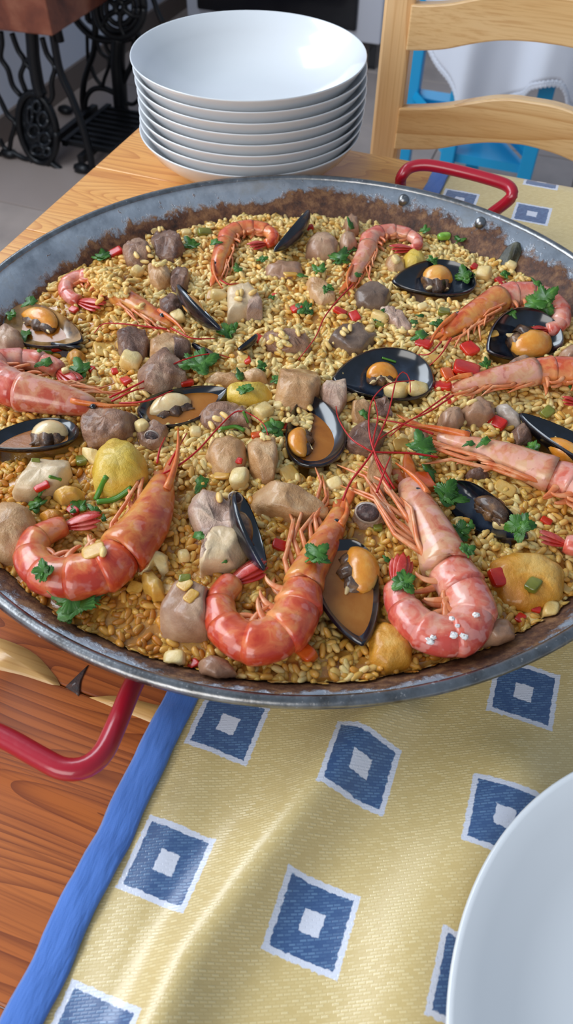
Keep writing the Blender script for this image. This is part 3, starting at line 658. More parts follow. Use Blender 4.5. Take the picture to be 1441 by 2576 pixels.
def bedz(x, y):
    z = terr(x, y) - .0016 + .0022*wob_amount(x, y)
    for c, u, hu, v, hv in EXCL:
        d0 = x - c[0]; d1 = y - c[1]; q = ((d0*u[0] + d1*u[1])/hu)**2 + ((d0*v[0] + d1*v[1])/hv)**2
        if q < 1.3: z -= .009*min(1, (1.3 - q)/.4)
    return z
bed = MB(); n1, n2 = 110, 40; V = [(PANC[0], PANC[1], terr(*PANC) - .0022)]
for k in range(1, n2 + 1):
    for j in range(n1):
        t = 2*PI*j/n1; r = (rmax(t) + .0008)*k/n2; x, y = PANC[0] + r*math.cos(t), PANC[1] + r*math.sin(t)
        V.append((x, y, bedz(x, y)))
f = [(0, 1 + j, 1 + (j+1) % n1) for j in range(n1)] + [(1 + k*n1 + j, 1 + (k+1)*n1 + j, 1 + (k+1)*n1 + (j+1) % n1, 1 + k*n1 + (j+1) % n1) for k in range(n2-1) for j in range(n1)]
V = inside_pan(np.array(V)); bed.add(V, f); BEDV, BEDF = V, f
tag(bed.build('rice_broth', MT['bed'], food='the rice'), 'amber saffron broth film between the rice grains filling the pan', 'broth', kind='stuff')

# ---- meat, vegetables and other large pieces
def chunk(name, label, cat, poly, h, mat, phrase=None, e=2.6, amp=.0016, freq=120, seed=0, child=None, sink=0.0, group=None, tilt=0.0, parent=None):
    FL = lvl(np.mean([q[0] for q in poly]), np.mean([q[1] for q in poly])); zc = FL + h*.45 - sink*.5
    P = np.array([at(x, y, zc) for x, y in poly]); c = P.mean(0)
    # densify the outline, corners slightly rounded
    M = 60; Q = np.vstack([P, P[:1]]); s = np.r_[0, np.cumsum(np.linalg.norm(np.diff(Q, axis=0), axis=1))]; g = np.linspace(0, s[-1], M, endpoint=False)
    O = np.stack([np.interp(g, s, Q[:, k]) for k in range(3)], 1)
    for _ in range(2): O = .5*O + .25*(np.roll(O, 1, 0) + np.roll(O, -1, 0))
    O = c + (O - c)*1.03
    rows = []; base = FL - .006; top = FL + h - sink; rr = random.Random(seed + 50); cuts = []
    ext = np.linalg.norm(O - c, axis=1).mean()
    if e >= 2.2:
        for _ in range(7):
            an = rr.uniform(0, 2*PI); el = rr.uniform(.25, 1.2); nn = np.array([math.cos(an)*math.cos(el), math.sin(an)*math.cos(el), math.sin(el)])
            cuts.append((nn, (ext*math.cos(el) + (top - FL)*math.sin(el))*rr.uniform(.66, .86)))
    lev = [(1.0, 0.0), (1.02, .30), (1.0, .58), (.96, .78), (.90, .90), (.80, .965), (.64, .99), (.44, 1.0), (.22, 1.0), (.02, 1.0)]
    if e < 2.2: lev = [(1.0, 0.0), (1.01, .22), (.985, .42), (.94, .58), (.86, .72), (.74, .84), (.58, .925), (.40, .975), (.2, .995), (.02, 1.0)]
    for q, zz in lev:
        R = c + (O - c)*q; R[:, 2] = base + (top - base)*zz
        for k in range(M):
            for nn, d_ in cuts:
                q_ = (R[k] - [c[0], c[1], FL]) @ nn - d_
                if q_ > 0: R[k] = R[k] - nn*q_*.92
            x, y, z = R[k]
            d = amp*(nz(x*freq, y*freq, z*freq + seed*3.1) + .6*nz(x*freq*2.3, y*freq*2.3, z*freq*2.3 + seed))
            big = .0024*nz(x*42, y*42, z*42 + seed*7.7) + amp*1.1*(noise.cell(Vector((x*95 + 40, y*95 + 40, z*95 + seed))) - .5)*(.5 + nz(x*30, y*30, seed)) - amp*1.3*max(0, .25 - abs(nz(x*75, y*75, z*50 + seed*2)))*2
            dir_ = unit(np.array([x - c[0], y - c[1], 0]))*(1 - zz) + np.array([0, 0, zz])
            R[k] += dir_*(d + big*(1 if zz > .2 else .3)); R[k, 2] += tilt*(R[k, 0] - c[0])*zz
        rows.append(R)
    V = inside_pan(np.vstack(rows)); m_ = len(lev)
    f = [(i*M + j, i*M + (j+1) % M, (i+1)*M + (j+1) % M, (i+1)*M + j) for i in range(m_-1) for j in range(M)] + [tuple((m_-1)*M + j for j in range(M))]
    o = MB().add(V, f).build(name, MT[mat], parent, food=phrase or label, loc=(c[0], c[1], FL - .006))
    if parent is None: tag(o, label, cat, group)
    if phrase: LM.append((pix(c + [0, 0, h*.5]), phrase))
    if child:
        cn, cx, cy, cw, cm = child
        q = at(cx, cy, FL + h*.8); r = cw*.5*msc(q); nrm = unit(CAM - q)*.5 + np.array([0, -.4, .5]); nrm = unit(nrm)
        b = MB(); Mx = np.stack([unit(np.cross((0, 1, .2), nrm)), unit(np.cross(nrm, unit(np.cross((0, 1, .2), nrm)))), nrm], 1)
        b.ball(q, (r, r*.8, r*.45), 16, 10, 1, Mx); bo = b.build(cn, MT['bone'], o)
        b = MB(); b.ball(q + nrm*r*.16, (r*.88, r*.68, r*.36), 16, 8, 1, Mx); mo = b.build('marrow', MT[cm], o); mo.parent = bo
    return o
CH = [
 ('meat_chunk', 'large purple-grey pork rib with pale fat end at the near side', 'meat', [(472, 1285), (500, 1242), (560, 1238), (590, 1262), (605, 1330), (622, 1405), (570, 1430), (500, 1435), (515, 1380), (488, 1330)], .019, 'porkpale', 'the big pork rib', 2.6, ('bone', 592, 1252, 40, 'marrow')),
 ('meat_chunk', 'square-cut browned pork chunk beside the cream-meat mussel', 'meat', [(203, 1062), (232, 1038), (300, 1030), (350, 1038), (348, 1090), (290, 1108), (225, 1128), (204, 1100)], .017, 'pork', 'the square pork chunk', 2.6, None),
 ('meat_chunk', 'small rib piece with round bone end beside the square pork chunk', 'meat', [(340, 1075), (385, 1066), (425, 1075), (422, 1120), (380, 1132), (345, 1118)], .011, 'pork', 'the rib piece with bone end', 2.2, ('bone', 382, 1099, 42, 'marrow')),
 ('meat_chunk', 'shredded brown pork piece in front of the yellow artichoke piece', 'meat', [(502, 1045), (540, 1022), (600, 1020), (645, 1035), (640, 1072), (560, 1082), (510, 1074)], .013, 'pork', 'the shredded pork piece', 2.2, None),
 ('meat_chunk', 'purple-brown pork chunk under the curved red antenna', 'meat', [(362, 935), (395, 892), (425, 900), (468, 925), (472, 965), (430, 998), (350, 985), (340, 955)], .018, 'pork', 'the purple pork chunk', 2.6, None),
 ('meat_chunk', 'dark braised pork chunk behind the white cuttlefish cube', 'meat', [(296, 850), (318, 830), (365, 832), (376, 865), (360, 905), (315, 905), (298, 885)], .016, 'porkdark', 'the dark pork chunk', 2.6, None),
 ('meat_chunk', 'two-tone chunk, pale fat and brown lean, next to the dark pork chunk', 'meat', [(378, 868), (400, 848), (450, 845), (482, 870), (475, 905), (420, 912), (380, 900)], .015, 'chicken', 'the two-tone chunk', 2.6, None),
 ('meat_chunk', 'small brown meat cube between half-buried prawn and edge-on mussel', 'meat', [(402, 762), (430, 748), (460, 758), (462, 785), (420, 795), (402, 785)], .013, 'porkdark', 'the small brown meat cube', 2.4, None),
 ('meat_chunk', 'pale beige fat block with two rice grains on it', 'meat', [(572, 720), (592, 704), (620, 722), (655, 755), (662, 800), (625, 812), (572, 806)], .016, 'fat', 'the pale fat block', 2.8, None),
 ('meat_chunk', 'brown pork chunk topped with rice, right of the shell shard', 'meat', [(658, 855), (690, 838), (750, 835), (782, 850), (778, 880), (720, 890), (665, 882)], .013, 'pork', 'the pork chunk by the shell shard', 2.4, None),
 ('meat_chunk', 'large tan chicken chunk with sharp corner, beside the large blue-black mussel', 'meat', [(692, 1000), (706, 925), (755, 915), (800, 930), (806, 975), (780, 1020), (735, 1042), (693, 1038)], .022, 'chicken', 'the large chicken chunk', 2.8, None),
 ('meat_chunk', 'pink pork stub standing between chicken chunk and large mussel', 'meat', [(806, 972), (840, 950), (870, 965), (872, 1005), (850, 1044), (812, 1040)], .019, 'porkpale', 'the pink pork stub', 2.4, None),
 ('meat_chunk', 'pale round squid tube stub under the large mussel', 'squid', [(886, 1012), (915, 1000), (930, 1020), (925, 1060), (895, 1072), (884, 1045)], .014, 'chicken', 'the pale squid stub', 2.2, None),
 ('meat_chunk', 'ragged brown meat scrap inside the loop of red antennae', 'meat', [(942, 1012), (965, 1002), (990, 1025), (990, 1052), (955, 1056), (940, 1040)], .012, 'porkdark', 'the ragged meat scrap', 2.2, None),
 ('meat_chunk', 'purple-brown meat lump right of the centre mussel', 'meat', [(862, 1108), (890, 1082), (940, 1072), (978, 1090), (975, 1128), (930, 1146), (875, 1136)], .014, 'porkdark', 'the purple meat lump', 2.2, None),
 ('meat_chunk', 'smooth tan meat nugget behind the frilly-legged prawn', 'meat', [(1100, 1050), (1122, 1030), (1160, 1032), (1170, 1058), (1150, 1078), (1110, 1075)], .013, 'tan', 'the smooth tan nugget', 2.0, None),
 ('meat_chunk', 'glossy brown meat wedge under the straight prawn', 'meat', [(1160, 1022), (1200, 1008), (1255, 1015), (1248, 1048), (1205, 1068), (1170, 1055)], .014, 'tan', 'the glossy brown wedge', 2.6, None),
 ('meat_bone', 'slanting grey bone beside the blue-edged mussel', 'bone', [(1246, 1022), (1270, 1020), (1315, 1058), (1310, 1072), (1270, 1062), (1245, 1040)], .011, 'bone', 'the slanting grey bone', 2.0, None),
 ('meat_chunk', 'ragged pale meat tuft at the tip of the blue-edged mussel', 'meat', [(1285, 1085), (1312, 1066), (1345, 1085), (1340, 1115), (1300, 1118)], .010, 'porkdark', None, 2.0, None),
 ('chicken_drumstick', 'tan chicken drumstick end standing by the salted pink prawn', 'meat', [(926, 1150), (948, 1122), (978, 1130), (986, 1190), (975, 1240), (940, 1262), (918, 1235), (922, 1190)], .017, 'chicken', 'the drumstick end', 2.2, None),
 ('rib_bone', 'cut rib bone with dark marrow end in front of the drumstick', 'bone', [(888, 1292), (915, 1272), (960, 1275), (975, 1300), (950, 1325), (905, 1322)], .014, 'pork', 'the cut rib bone', 2.2, ('bone', 925, 1290, 70, 'marrow')),
 ('artichoke_piece', 'yellow artichoke piece topped with parsley beside the broth-filled mussel', 'vegetable', [(570, 990), (595, 966), (640, 960), (682, 972), (686, 1002), (650, 1020), (600, 1020), (572, 1008)], .015, 'yellow', 'the yellow artichoke piece', 2.2, None),
 ('artichoke_heart', 'large pale yellow artichoke heart left of the first prawn head', 'vegetable', [(230, 1190), (245, 1135), (285, 1108), (330, 1115), (366, 1145), (372, 1195), (340, 1235), (280, 1242), (236, 1225)], .022, 'yellow', 'the artichoke heart', 2.0, None),
 ('cuttlefish_slab', 'wedge-shaped pale cuttlefish slab in front of the cream-meat mussel', 'squid', [(32, 1240), (48, 1185), (110, 1160), (170, 1148), (174, 1192), (150, 1225), (80, 1250)], .015, 'fat', 'the pale cuttlefish slab', 2.8, None),
 ('meat_chunk', 'sauced chicken piece cut by the left-hand frame edge', 'meat', [(-40, 1290), (10, 1262), (70, 1275), (95, 1330), (70, 1385), (20, 1400), (-40, 1390)], .015, 'chicken', 'the chicken piece at the frame edge', 2.0, None),
 ('meat_chunk', 'tan chicken strip with red scrap, in front of the tailed antenna tip', 'meat', [(620, 1105), (645, 1090), (690, 1098), (700, 1150), (688, 1208), (655, 1212), (628, 1175)], .016, 'chicken', 'the upright chicken strip', 2.2, None),
 ('meat_chunk', 'foamy golden chicken piece with a curled rind, centre of the near half', 'meat', [(512, 1150), (530, 1105), (580, 1092), (622, 1120), (618, 1165), (580, 1200), (540, 1190)], .015, 'chicken', 'the foamy chicken piece', 2.0, None),
 ('meat_chunk', 'long tan chicken fillet lying across, behind the ring-shaped prawn', 'meat', [(628, 1232), (680, 1226), (760, 1238), (830, 1258), (826, 1290), (750, 1302), (670, 1288), (630, 1262)], .017, 'chicken', 'the long chicken fillet', 2.2, None),
 ('mushroom_piece', 'pinkish-brown mushroom slice by the near rim', 'mushroom', [(402, 1528), (440, 1478), (500, 1450), (530, 1462), (520, 1510), (522, 1590), (455, 1590), (400, 1588)], .015, 'tan', 'the pinkish mushroom slice', 2.6, None),
 ('meat_chunk', 'flat golden chicken thigh with red and green dice on it', 'meat', [(1232, 1405), (1290, 1385), (1370, 1392), (1425, 1430), (1415, 1500), (1340, 1530), (1265, 1515), (1235, 1460)], .010, 'goldskin', 'the golden chicken thigh', 2.0, None),
 ('chicken_skin', 'orange-gold chicken skin at the near rim below the upright mussel', 'meat', [(925, 1590), (960, 1555), (1010, 1570), (1045, 1620), (1038, 1665), (980, 1682), (930, 1660)], .009, 'goldskin', 'the golden skin', 2.0, None),
 ('meat_chunk', 'smooth pink meat slice at the near rim under the ring-shaped prawn', 'meat', [(492, 1660), (530, 1640), (580, 1655), (595, 1690), (545, 1715), (498, 1700)], .007, 'tan', 'the smooth pink slice', 2.0, None),
 ('meat_chunk', 'tan meat cube between salted prawn and near rim', 'meat', [(1215, 1575), (1250, 1560), (1292, 1568), (1296, 1605), (1250, 1622), (1215, 1612)], .011, 'tan', 'the tan cube by the near rim', 2.6, None),
 ('meat_chunk', 'browned meat lump near the arched prawn tail at the frame edge', 'meat', [(1402, 888), (1430, 870), (1475, 880), (1475, 915), (1420, 915)], .013, 'tan', None, 2.0, None),
 ('meat_chunk', 'round brown kidney half at the far side by the edge-on mussel', 'meat', [(768, 612), (790, 592), (825, 590), (852, 610), (848, 640), (800, 646), (770, 632)], .015, 'tan', 'the brown kidney half', 2.0, None),
 ('meat_chunk', 'tan meat lump between kidney half and looped far prawn', 'meat', [(852, 598), (870, 585), (896, 592), (902, 618), (875, 632), (852, 622)], .013, 'tan', None, 2.0, None),
 ('meat_chunk', 'brown meat peak at the far wall behind the looped prawn', 'meat', [(862, 562), (882, 542), (905, 555), (905, 578), (870, 582)], .014, 'tan', None, 2.0, None),
 ('meat_chunk', 'pinkish tan wedge left of the smooth liver slice', 'meat', [(765, 710), (800, 706), (842, 740), (845, 768), (815, 772), (780, 745)], .012, 'chicken', 'the pinkish tan wedge', 2.6, None),
 ('liver_slice', 'smooth grey-brown liver slice below the looped far prawn', 'liver', [(890, 742), (915, 718), (960, 722), (992, 748), (985, 770), (930, 775), (895, 765)], .013, 'liver', 'the smooth liver slice', 2.2, None),
 ('liver_slice', 'heart-shaped brown liver slice behind the large blue-black mussel', 'liver', [(822, 842), (848, 816), (888, 822), (905, 812), (950, 835), (955, 862), (905, 885), (840, 878)], .011, 'liver', 'the heart-shaped liver slice', 2.4, None),
 ('meat_chunk', 'long pinkish meat strip slanting right of the liver slices', 'meat', [(955, 772), (985, 765), (1018, 795), (1042, 835), (1020, 845), (985, 815), (960, 795)], .011, 'porkpale', 'the slanting pink strip', 2.2, None),
 ('meat_chunk', 'dark brown chunk under a rice grain at the far left wall', 'meat', [(376, 598), (400, 578), (440, 590), (462, 620), (440, 645), (395, 640)], .015, 'porkdark', 'the dark chunk at the far wall', 2.2, None),
 ('meat_chunk', 'tan chunk beside the red scrap at the far left wall', 'meat', [(308, 628), (330, 608), (372, 612), (380, 645), (355, 672), (318, 660)], .014, 'pork', 'the tan chunk at the far wall', 2.2, None),
 ('meat_chunk', 'small tan cube left of a dark brown cube, among white rice', 'meat', [(372, 682), (395, 666), (428, 675), (430, 705), (400, 720), (375, 710)], .015, 'chicken', 'the small tan cube', 2.4, None),
 ('meat_chunk', 'dark brown cube right of the small tan cube', 'meat', [(428, 690), (450, 674), (476, 690), (474, 722), (445, 734), (428, 720)], .013, 'porkdark', 'the dark brown cube', 2.2, None),
 ('meat_chunk', 'brown meat strip under the yellow pieces at the far side', 'meat', [(662, 672), (700, 655), (760, 662), (765, 690), (710, 700), (668, 692)], .011, 'tan', None, 2.0, None),
 ('meat_chunk', 'tan meat piece half hidden behind the yellow artichoke piece', 'meat', [(512, 955), (545, 938), (600, 942), (612, 962), (565, 972), (520, 970)], .010, 'chicken', None, 2.0, None),
 ('meat_chunk', 'tan meat strip behind the parsley near the large chicken chunk', 'meat', [(600, 948), (635, 932), (672, 942), (672, 960), (630, 966)], .011, 'chicken', None, 2.0, None),
 ('meat_chunk', 'dull brown lump beside the antennae of the frilly-legged prawn', 'meat', [(1032, 1095), (1055, 1085), (1082, 1095), (1078, 1114), (1045, 1116)], .010, 'tan', None, 2.0, None),
 ('meat_chunk', 'brown crumbly meat behind the tilted mussel', 'meat', [(1165, 1195), (1205, 1180), (1235, 1195), (1225, 1212), (1175, 1212)], .009, 'porkdark', None, 2.0, None),
 ('artichoke_piece', 'lemon-yellow lump behind the mussel near the burnt wall', 'vegetable', [(1012, 645), (1035, 630), (1068, 640), (1076, 665), (1050, 680), (1018, 672)], .013, 'yellow', 'the lemon-yellow lump', 2.0, None),
 ('meat_chunk', 'pale cartilage lump in front of the looped far prawn', 'meat', [(968, 655), (990, 640), (1018, 652), (1020, 678), (990, 688), (968, 675)], .011, 'chicken', None, 2.0, None),
 ('pan_scrap', 'charred green scrap stuck to the burnt pan wall', 'scrap', [(1280, 620), (1300, 610), (1322, 625), (1312, 648), (1285, 652)], .014, 'charred', None, 2.0, None),
 ('meat_chunk', 'grey pork scrap behind the straight prawn, under the orange mussel', 'meat', [(1275, 915), (1300, 905), (1340, 908), (1335, 925), (1285, 928)], .012, 'pork', None, 2.0, None),
 ('squid_ring', 'bent pale squid ring between curled prawn and pork rib', 'squid', [(342, 1435), (352, 1402), (390, 1388), (422, 1384), (424, 1440), (402, 1444), (392, 1418), (368, 1442)], .012, 'squid', 'the bent squid ring', 2.2, None),
 ('onion_piece', 'translucent onion petal below the bent squid ring', 'onion', [(352, 1440), (385, 1436), (412, 1462), (416, 1500), (385, 1508), (358, 1478)], .010, 'onion', 'the onion petal', 2.0, None),
 ('squid_piece', 'cream cuttlefish strip left of the artichoke heart', 'squid', [(206, 1142), (222, 1126), (258, 1150), (250, 1172), (222, 1160)], .012, 'squid', None, 2.4, None),
 ('meat_chunk', 'pale rind strip with rice behind the curled prawn', 'squid', [(128, 1245), (165, 1228), (215, 1236), (205, 1258), (150, 1268)], .012, 'onion', None, 2.0, None),
 ('meat_chunk', 'yellow-brown skin fold beneath the parsley at the near left', 'meat', [(92, 1300), (120, 1282), (160, 1290), (165, 1312), (120, 1322)], .010, 'goldskin', None, 2.0, None),
 ('meat_chunk', 'tan skin fold left of the half-buried prawn', 'meat', [(165, 895), (190, 880), (215, 890), (210, 915), (172, 915)], .008, 'goldskin', None, 2.0, None),
 ('meat_chunk', 'brown sauced lump at the left wall above the cream-meat mussel', 'meat', [(-20, 842), (15, 815), (55, 835), (62, 868), (20, 888), (-20, 880)], .012, 'tan', None, 2.0, None),
]
SIDE = {'the big pork rib': ('fat', [(512, 1350), (560, 1335), (606, 1345), (625, 1400), (600, 1425), (560, 1432), (502, 1434), (514, 1385)], .0195, 'fat'),
        'the two-tone chunk': ('lean_meat', [(432, 852), (455, 846), (482, 870), (476, 905), (440, 908), (436, 880)], .0155, 'porkdark'),
        'the pale fat block': ('lean_meat', [(622, 735), (642, 742), (662, 772), (662, 800), (625, 811), (618, 780)], .0158, 'porkpale'),
        'the purple pork chunk': ('dark_end', [(395, 892), (425, 898), (440, 915), (410, 925), (385, 915)], .0195, 'porkdark')}
for k, (nm, lb, ct, poly, h, mt_, ph, e, ch) in enumerate(CH):
    oc_ = chunk(nm, lb, ct, poly, h, mt_, ph, e, amp=.0018 if mt_.startswith('pork') else .0008, seed=k, child=ch)
    if ph in SIDE:
        a_, b_, c_, d_ = SIDE[ph]; chunk(a_, lb, None, b_, c_, d_, None, 2.6, amp=.0007, seed=k, parent=oc_)

# ---- rice: one heap nobody could count
def grains():
    n, m_ = 7, 6; th = np.arange(n)*2*PI/n; ph = -PI/2 + PI*np.arange(m_)/(m_-1)
    T = np.array([(math.sin(p_)*.5, math.cos(p_)**.62*math.cos(t_)*.5 if math.cos(p_) > 1e-6 else 0, math.cos(p_)**.62*math.sin(t_)*.5 if math.cos(p_) > 1e-6 else 0) for p_ in ph for t_ in th])
    F = np.array([(i*n + j, i*n + (j+1) % n, (i+1)*n + (j+1) % n, (i+1)*n + j) for i in range(m_-1) for j in range(n)])
    VV = []; AA = []
    def put(x, y, z, tone, tilt=.35):
        Lg = RS.uniform(.0066, .0086); wd_ = RS.uniform(.0034, .0042); yaw = RS.uniform(0, 2*PI); ti = RS.normal(0, tilt)
        M_ = np.array([[math.cos(yaw)*math.cos(ti), -math.sin(yaw), -math.cos(yaw)*math.sin(ti)], [math.sin(yaw)*math.cos(ti), math.cos(yaw), -math.sin(yaw)*math.sin(ti)], [math.sin(ti), 0, math.cos(ti)]])
        S = T*[Lg, wd_, wd_*.92]; S = S + np.outer((S[:, 0]/Lg)**2, [0, RS.uniform(-.0022, .0022), 0])
        VV.append(S @ M_.T + [x, y, z]); AA.append(np.full(len(T), tone))
    N = 26000; k = 0
    while k < N:
        r = math.sqrt(RS.rand()); t = RS.uniform(0, 2*PI); r *= rmax(t); x, y = PANC[0] + r*math.cos(t), PANC[1] + r*math.sin(t); k += 1
        if k > 16500 and (y > PANC[1] - .04 or RS.rand() < .2): continue
        bad = False
        for c, u, hu, v, hv in EXCL:
            d0 = x - c[0]; d1 = y - c[1]
            if ((d0*u[0] + d1*u[1])/hu)**2 + ((d0*v[0] + d1*v[1])/hv)**2 < .95: bad = True; break
        if bad: continue
        wv = wob_amount(x, y)
        put(x, y, terr(x, y) + RS.uniform(-.0030, .0018) - .0002*wv, min(1, max(0, 1.02 - .82*wv + RS.normal(0, .2))))
    return VV, AA, put, F, len(T)
VV, AA, put, GF, GN = grains()

RT = np.array(BEDV); RT[:, 2] = [terr(x, y) + .0016 if not any(((x - c[0])*u[0] + (y - c[1])*u[1])**2/hu**2 + ((x - c[0])*v[0] + (y - c[1])*v[1])**2/hv**2 < 1.0 for c, u, hu, v, hv in EXCL) else terr(x, y) - .014 for x, y in RT[:, :2]]
FOOD.append((RT, BEDF, 'the rice'))
FV = []; FF = []; OW = []; k0 = 0
for v, f, ow in FOOD:
    FV += v.tolist(); FF += [tuple(i + k0 for i in q) for q in f]; OW += [ow]*len(f); k0 += len(v)
BVH = BVHTree.FromPolygons(FV, FF)
def hit(px, py):
    d = unit((CR*(px - W/2) - CU*(py - H/2))/FPX + CF); loc, nrm, idx, dist = BVH.ray_cast(Vector(CAM), Vector(d))
    if loc is None: q = at(px, py, FZ); return q, np.array([0, 0, 1.0]), 'the rice'
    nrm = np.array(nrm); nrm = nrm if nrm @ (CAM - np.array(loc)) > 0 else -nrm
    return np.array(loc), nrm, OW[idx]
# loose grains on meat, in the centre mussel, and heaped over the half-buried prawn
for (cx, cy, rx, ry, cnt) in ((760, 1055, 26, 22, 26), (270, 715, 45, 32, 150), (300, 742, 22, 12, 20), (600, 740, 26, 16, 3), (870, 842, 14, 10, 3), (398, 582, 12, 6, 3), (250, 1385, 12, 8, 1),
        (690, 862, 30, 10, 8), (370, 640, 20, 16, 7), (400, 670, 30, 20, 8), (725, 845, 40, 8, 6), (720, 865, 10, 6, 3), (560, 1250, 14, 8, 2), (1170, 1015, 30, 16, 4), (655, 1105, 14, 8, 2), (350, 770, 20, 10, 2), (345, 1000, 20, 8, 6), (545, 1060, 30, 16, 3), (640, 755, 16, 20, 2), (900, 760, 30, 12, 2)):
    for _ in range(cnt):
        px, py = cx + rx*RS.normal(0, .55), cy + ry*RS.normal(0, .55); q, nn, _o = hit(px, py)
        put(q[0], q[1], q[2] + (.0012 if cnt < 100 else RS.uniform(.001, .007)), min(1, (.9 if cnt < 100 else .72) + RS.normal(0, .08)), .2)
Vr = inside_pan(np.vstack(VV)); Ar = np.concatenate(AA).astype(np.float32); G = len(VV)
Fr = (GF[None] + (np.arange(G)*GN)[:, None, None]).reshape(-1, 4)
me = bpy.data.meshes.new('rice'); me.vertices.add(len(Vr)); org = np.array([PANC[0], PANC[1], FZ - .004]); me.vertices.foreach_set('co', (Vr - org).astype(np.float32).ravel())
me.loops.add(Fr.size); me.loops.foreach_set('vertex_index', Fr.ravel().astype(np.int32)); me.polygons.add(len(Fr)); me.polygons.foreach_set('loop_start', np.arange(0, Fr.size, 4, dtype=np.int32))
me.update(calc_edges=True); me.shade_smooth(); a_ = me.attributes.new('tone', 'FLOAT', 'POINT'); a_.data.foreach_set('value', Ar); me.materials.append(MT['rice'])
ro = bpy.data.objects.new('rice', me); C.objects.link(ro); ro.location = org; tag(ro, 'short-grain saffron rice, pale to golden, filling the paella pan', 'rice', kind='stuff')

# ---- small pieces, each labelled by what it lies beside
USED = set()
def label_for(desc, px, py, own):
    cand = sorted(LM, key=lambda l: (l[0][0] - px)**2 + (1.3*(l[0][1] - py))**2)
    opts = []
    if own and own != 'the rice' and own.startswith('the '): opts.append(desc + ' lying on ' + own)
    for (q, ph) in cand[:8]:
        dx_, dy_ = px - q[0], py - q[1]
        rel = ('in front of' if dy_ > 0 else 'behind') if abs(dy_)*1.2 > abs(dx_) else ('to the right of' if dx_ > 0 else 'to the left of')
        opts.append(f'{desc} {rel} {ph}')
    for o in opts:
        if o not in USED: USED.add(o); return o
    return opts[0]
def bit(name, desc, cat, px, py, s, mat, asp=(1, .85, .7), e=.5, group=None, rot=None, k=0):
    q, nn, own = hit(px, py); r = .5*s*msc(q); rr = random.Random(int(px*7 + py))
    an = rr.uniform(0, PI) if rot is None else rot; tx = rr.uniform(-.3, .3); ty = rr.uniform(-.3, .3)
    M_ = np.array(Matrix.Rotation(an, 3, 'Z') @ Matrix.Rotation(tx, 3, 'X') @ Matrix.Rotation(ty, 3, 'Y'))
    dims = np.array([r*asp[0]*rr.uniform(.9, 1.15), r*asp[1]*rr.uniform(.9, 1.1), r*asp[2]*rr.uniform(.85, 1.1)])
    b = MB(); b.ball((0, 0, 0), dims, 14, 10, e, M_)
    V = b.v[0]
    for i in range(len(V)): V[i] *= 1 + .13*nz(V[i][0]*160 + px, V[i][1]*160 + py, V[i][2]*160)
    V += q + np.array([0, 0, r*asp[2]*.35]); b.v[0] = inside_pan(V)
    o = b.build(name, MT[mat], food=own); return tag(o, label_for(desc, px, py, own), cat, group)
for x, y, s in ((290, 638, 36), (185, 780, 22), (142, 878, 28), (228, 930, 26), (288, 935, 22), (318, 960, 34), (470, 965, 36), (648, 853, 26), (622, 908, 26), (775, 575, 26), (1192, 672, 22), (1257, 710, 30),
        (855, 785, 30), (892, 798, 32), (745, 778, 34), (1065, 868, 42), (1180, 880, 48), (1172, 934, 62), (1112, 974, 44), (1250, 1066, 48), (600, 1160, 22), (712, 1072, 40), (105, 1225, 34), (184, 1285, 34), (706, 1374, 40),
        (1250, 1455, 52), (1347, 1533, 24), (1308, 1556, 30), (485, 1675, 36), (1373, 1312, 30), (690, 745, 18), (1130, 1012, 12)):
    bit('pepper_piece', 'red pepper piece', 'pepper', x, y, s, 'red', (1, .75, .4), .36)
for x, y, s in ((768, 1643, 66), (1066, 1216, 62), (1125, 945, 44), (648, 1098, 36)): bit('tomato_piece', 'orange tomato piece', 'tomato', x, y, s, 'orangered', (1, .65, .45), .36)
for x, y, s in ((515, 588, 36), (1117, 787, 32), (1375, 1040, 38), (1340, 1474, 42), (465, 1456, 28), (950, 1325, 30), (205, 1160, 34), (1060, 1050, 16), (555, 1085, 22), (955, 820, 24), (90, 1160, 20)):
    bit('pepper_piece', 'green pepper piece', 'pepper', x, y, s, 'green', (1, .75, .45), .4)
bit('scallion_piece', 'bright green stalk piece', 'vegetable', 1117, 597, 38, 'scallion', (1, .5, .5), .7)
for x, y, s in ((330, 913, 58), (470, 590, 26), (447, 802, 40), (550, 747, 38), (358, 1076, 40), (602, 1208, 56), (663, 1040, 52), (492, 1090, 34), (996, 990, 56), (1050, 985, 50), (1078, 985, 46), (1002, 1022, 44), (840, 1222, 38), (440, 1660, 50), (462, 1402, 36),
        (1335, 1572, 56), (1382, 1540, 50), (1215, 695, 44), (1285, 672, 30), (955, 803, 42), (282, 698, 40), (345, 688, 34), (995, 655, 22), (700, 1022, 26), (1062, 775, 26), (930, 830, 24), (795, 1190, 36), (1256, 1322, 34), (1080, 1440, 24), (165, 935, 22)):
    bit('cuttlefish_cube', 'pale cuttlefish cube', 'cuttlefish', x, y, s, 'squid', (1, .85, .75), .55)
for x, y, s in ((730, 1195, 54), (1010, 1120, 40), (1050, 1010, 48), (738, 565, 34), (535, 742, 40), (730, 690, 34), (1090, 905, 44), (235, 1387, 56), (465, 1470, 40), (420, 1480, 44), (255, 880, 40), (610, 905, 30), (340, 1480, 44), (700, 632, 22), (560, 1195, 44), (480, 1500, 36), (1240, 840, 28), (1205, 870, 24), (985, 1065, 30), (1270, 1230, 50), (1420, 1480, 34)):
    bit('onion_piece', 'yellow onion piece', 'onion', x, y, s, 'onion', (1, .85, .22), .45)
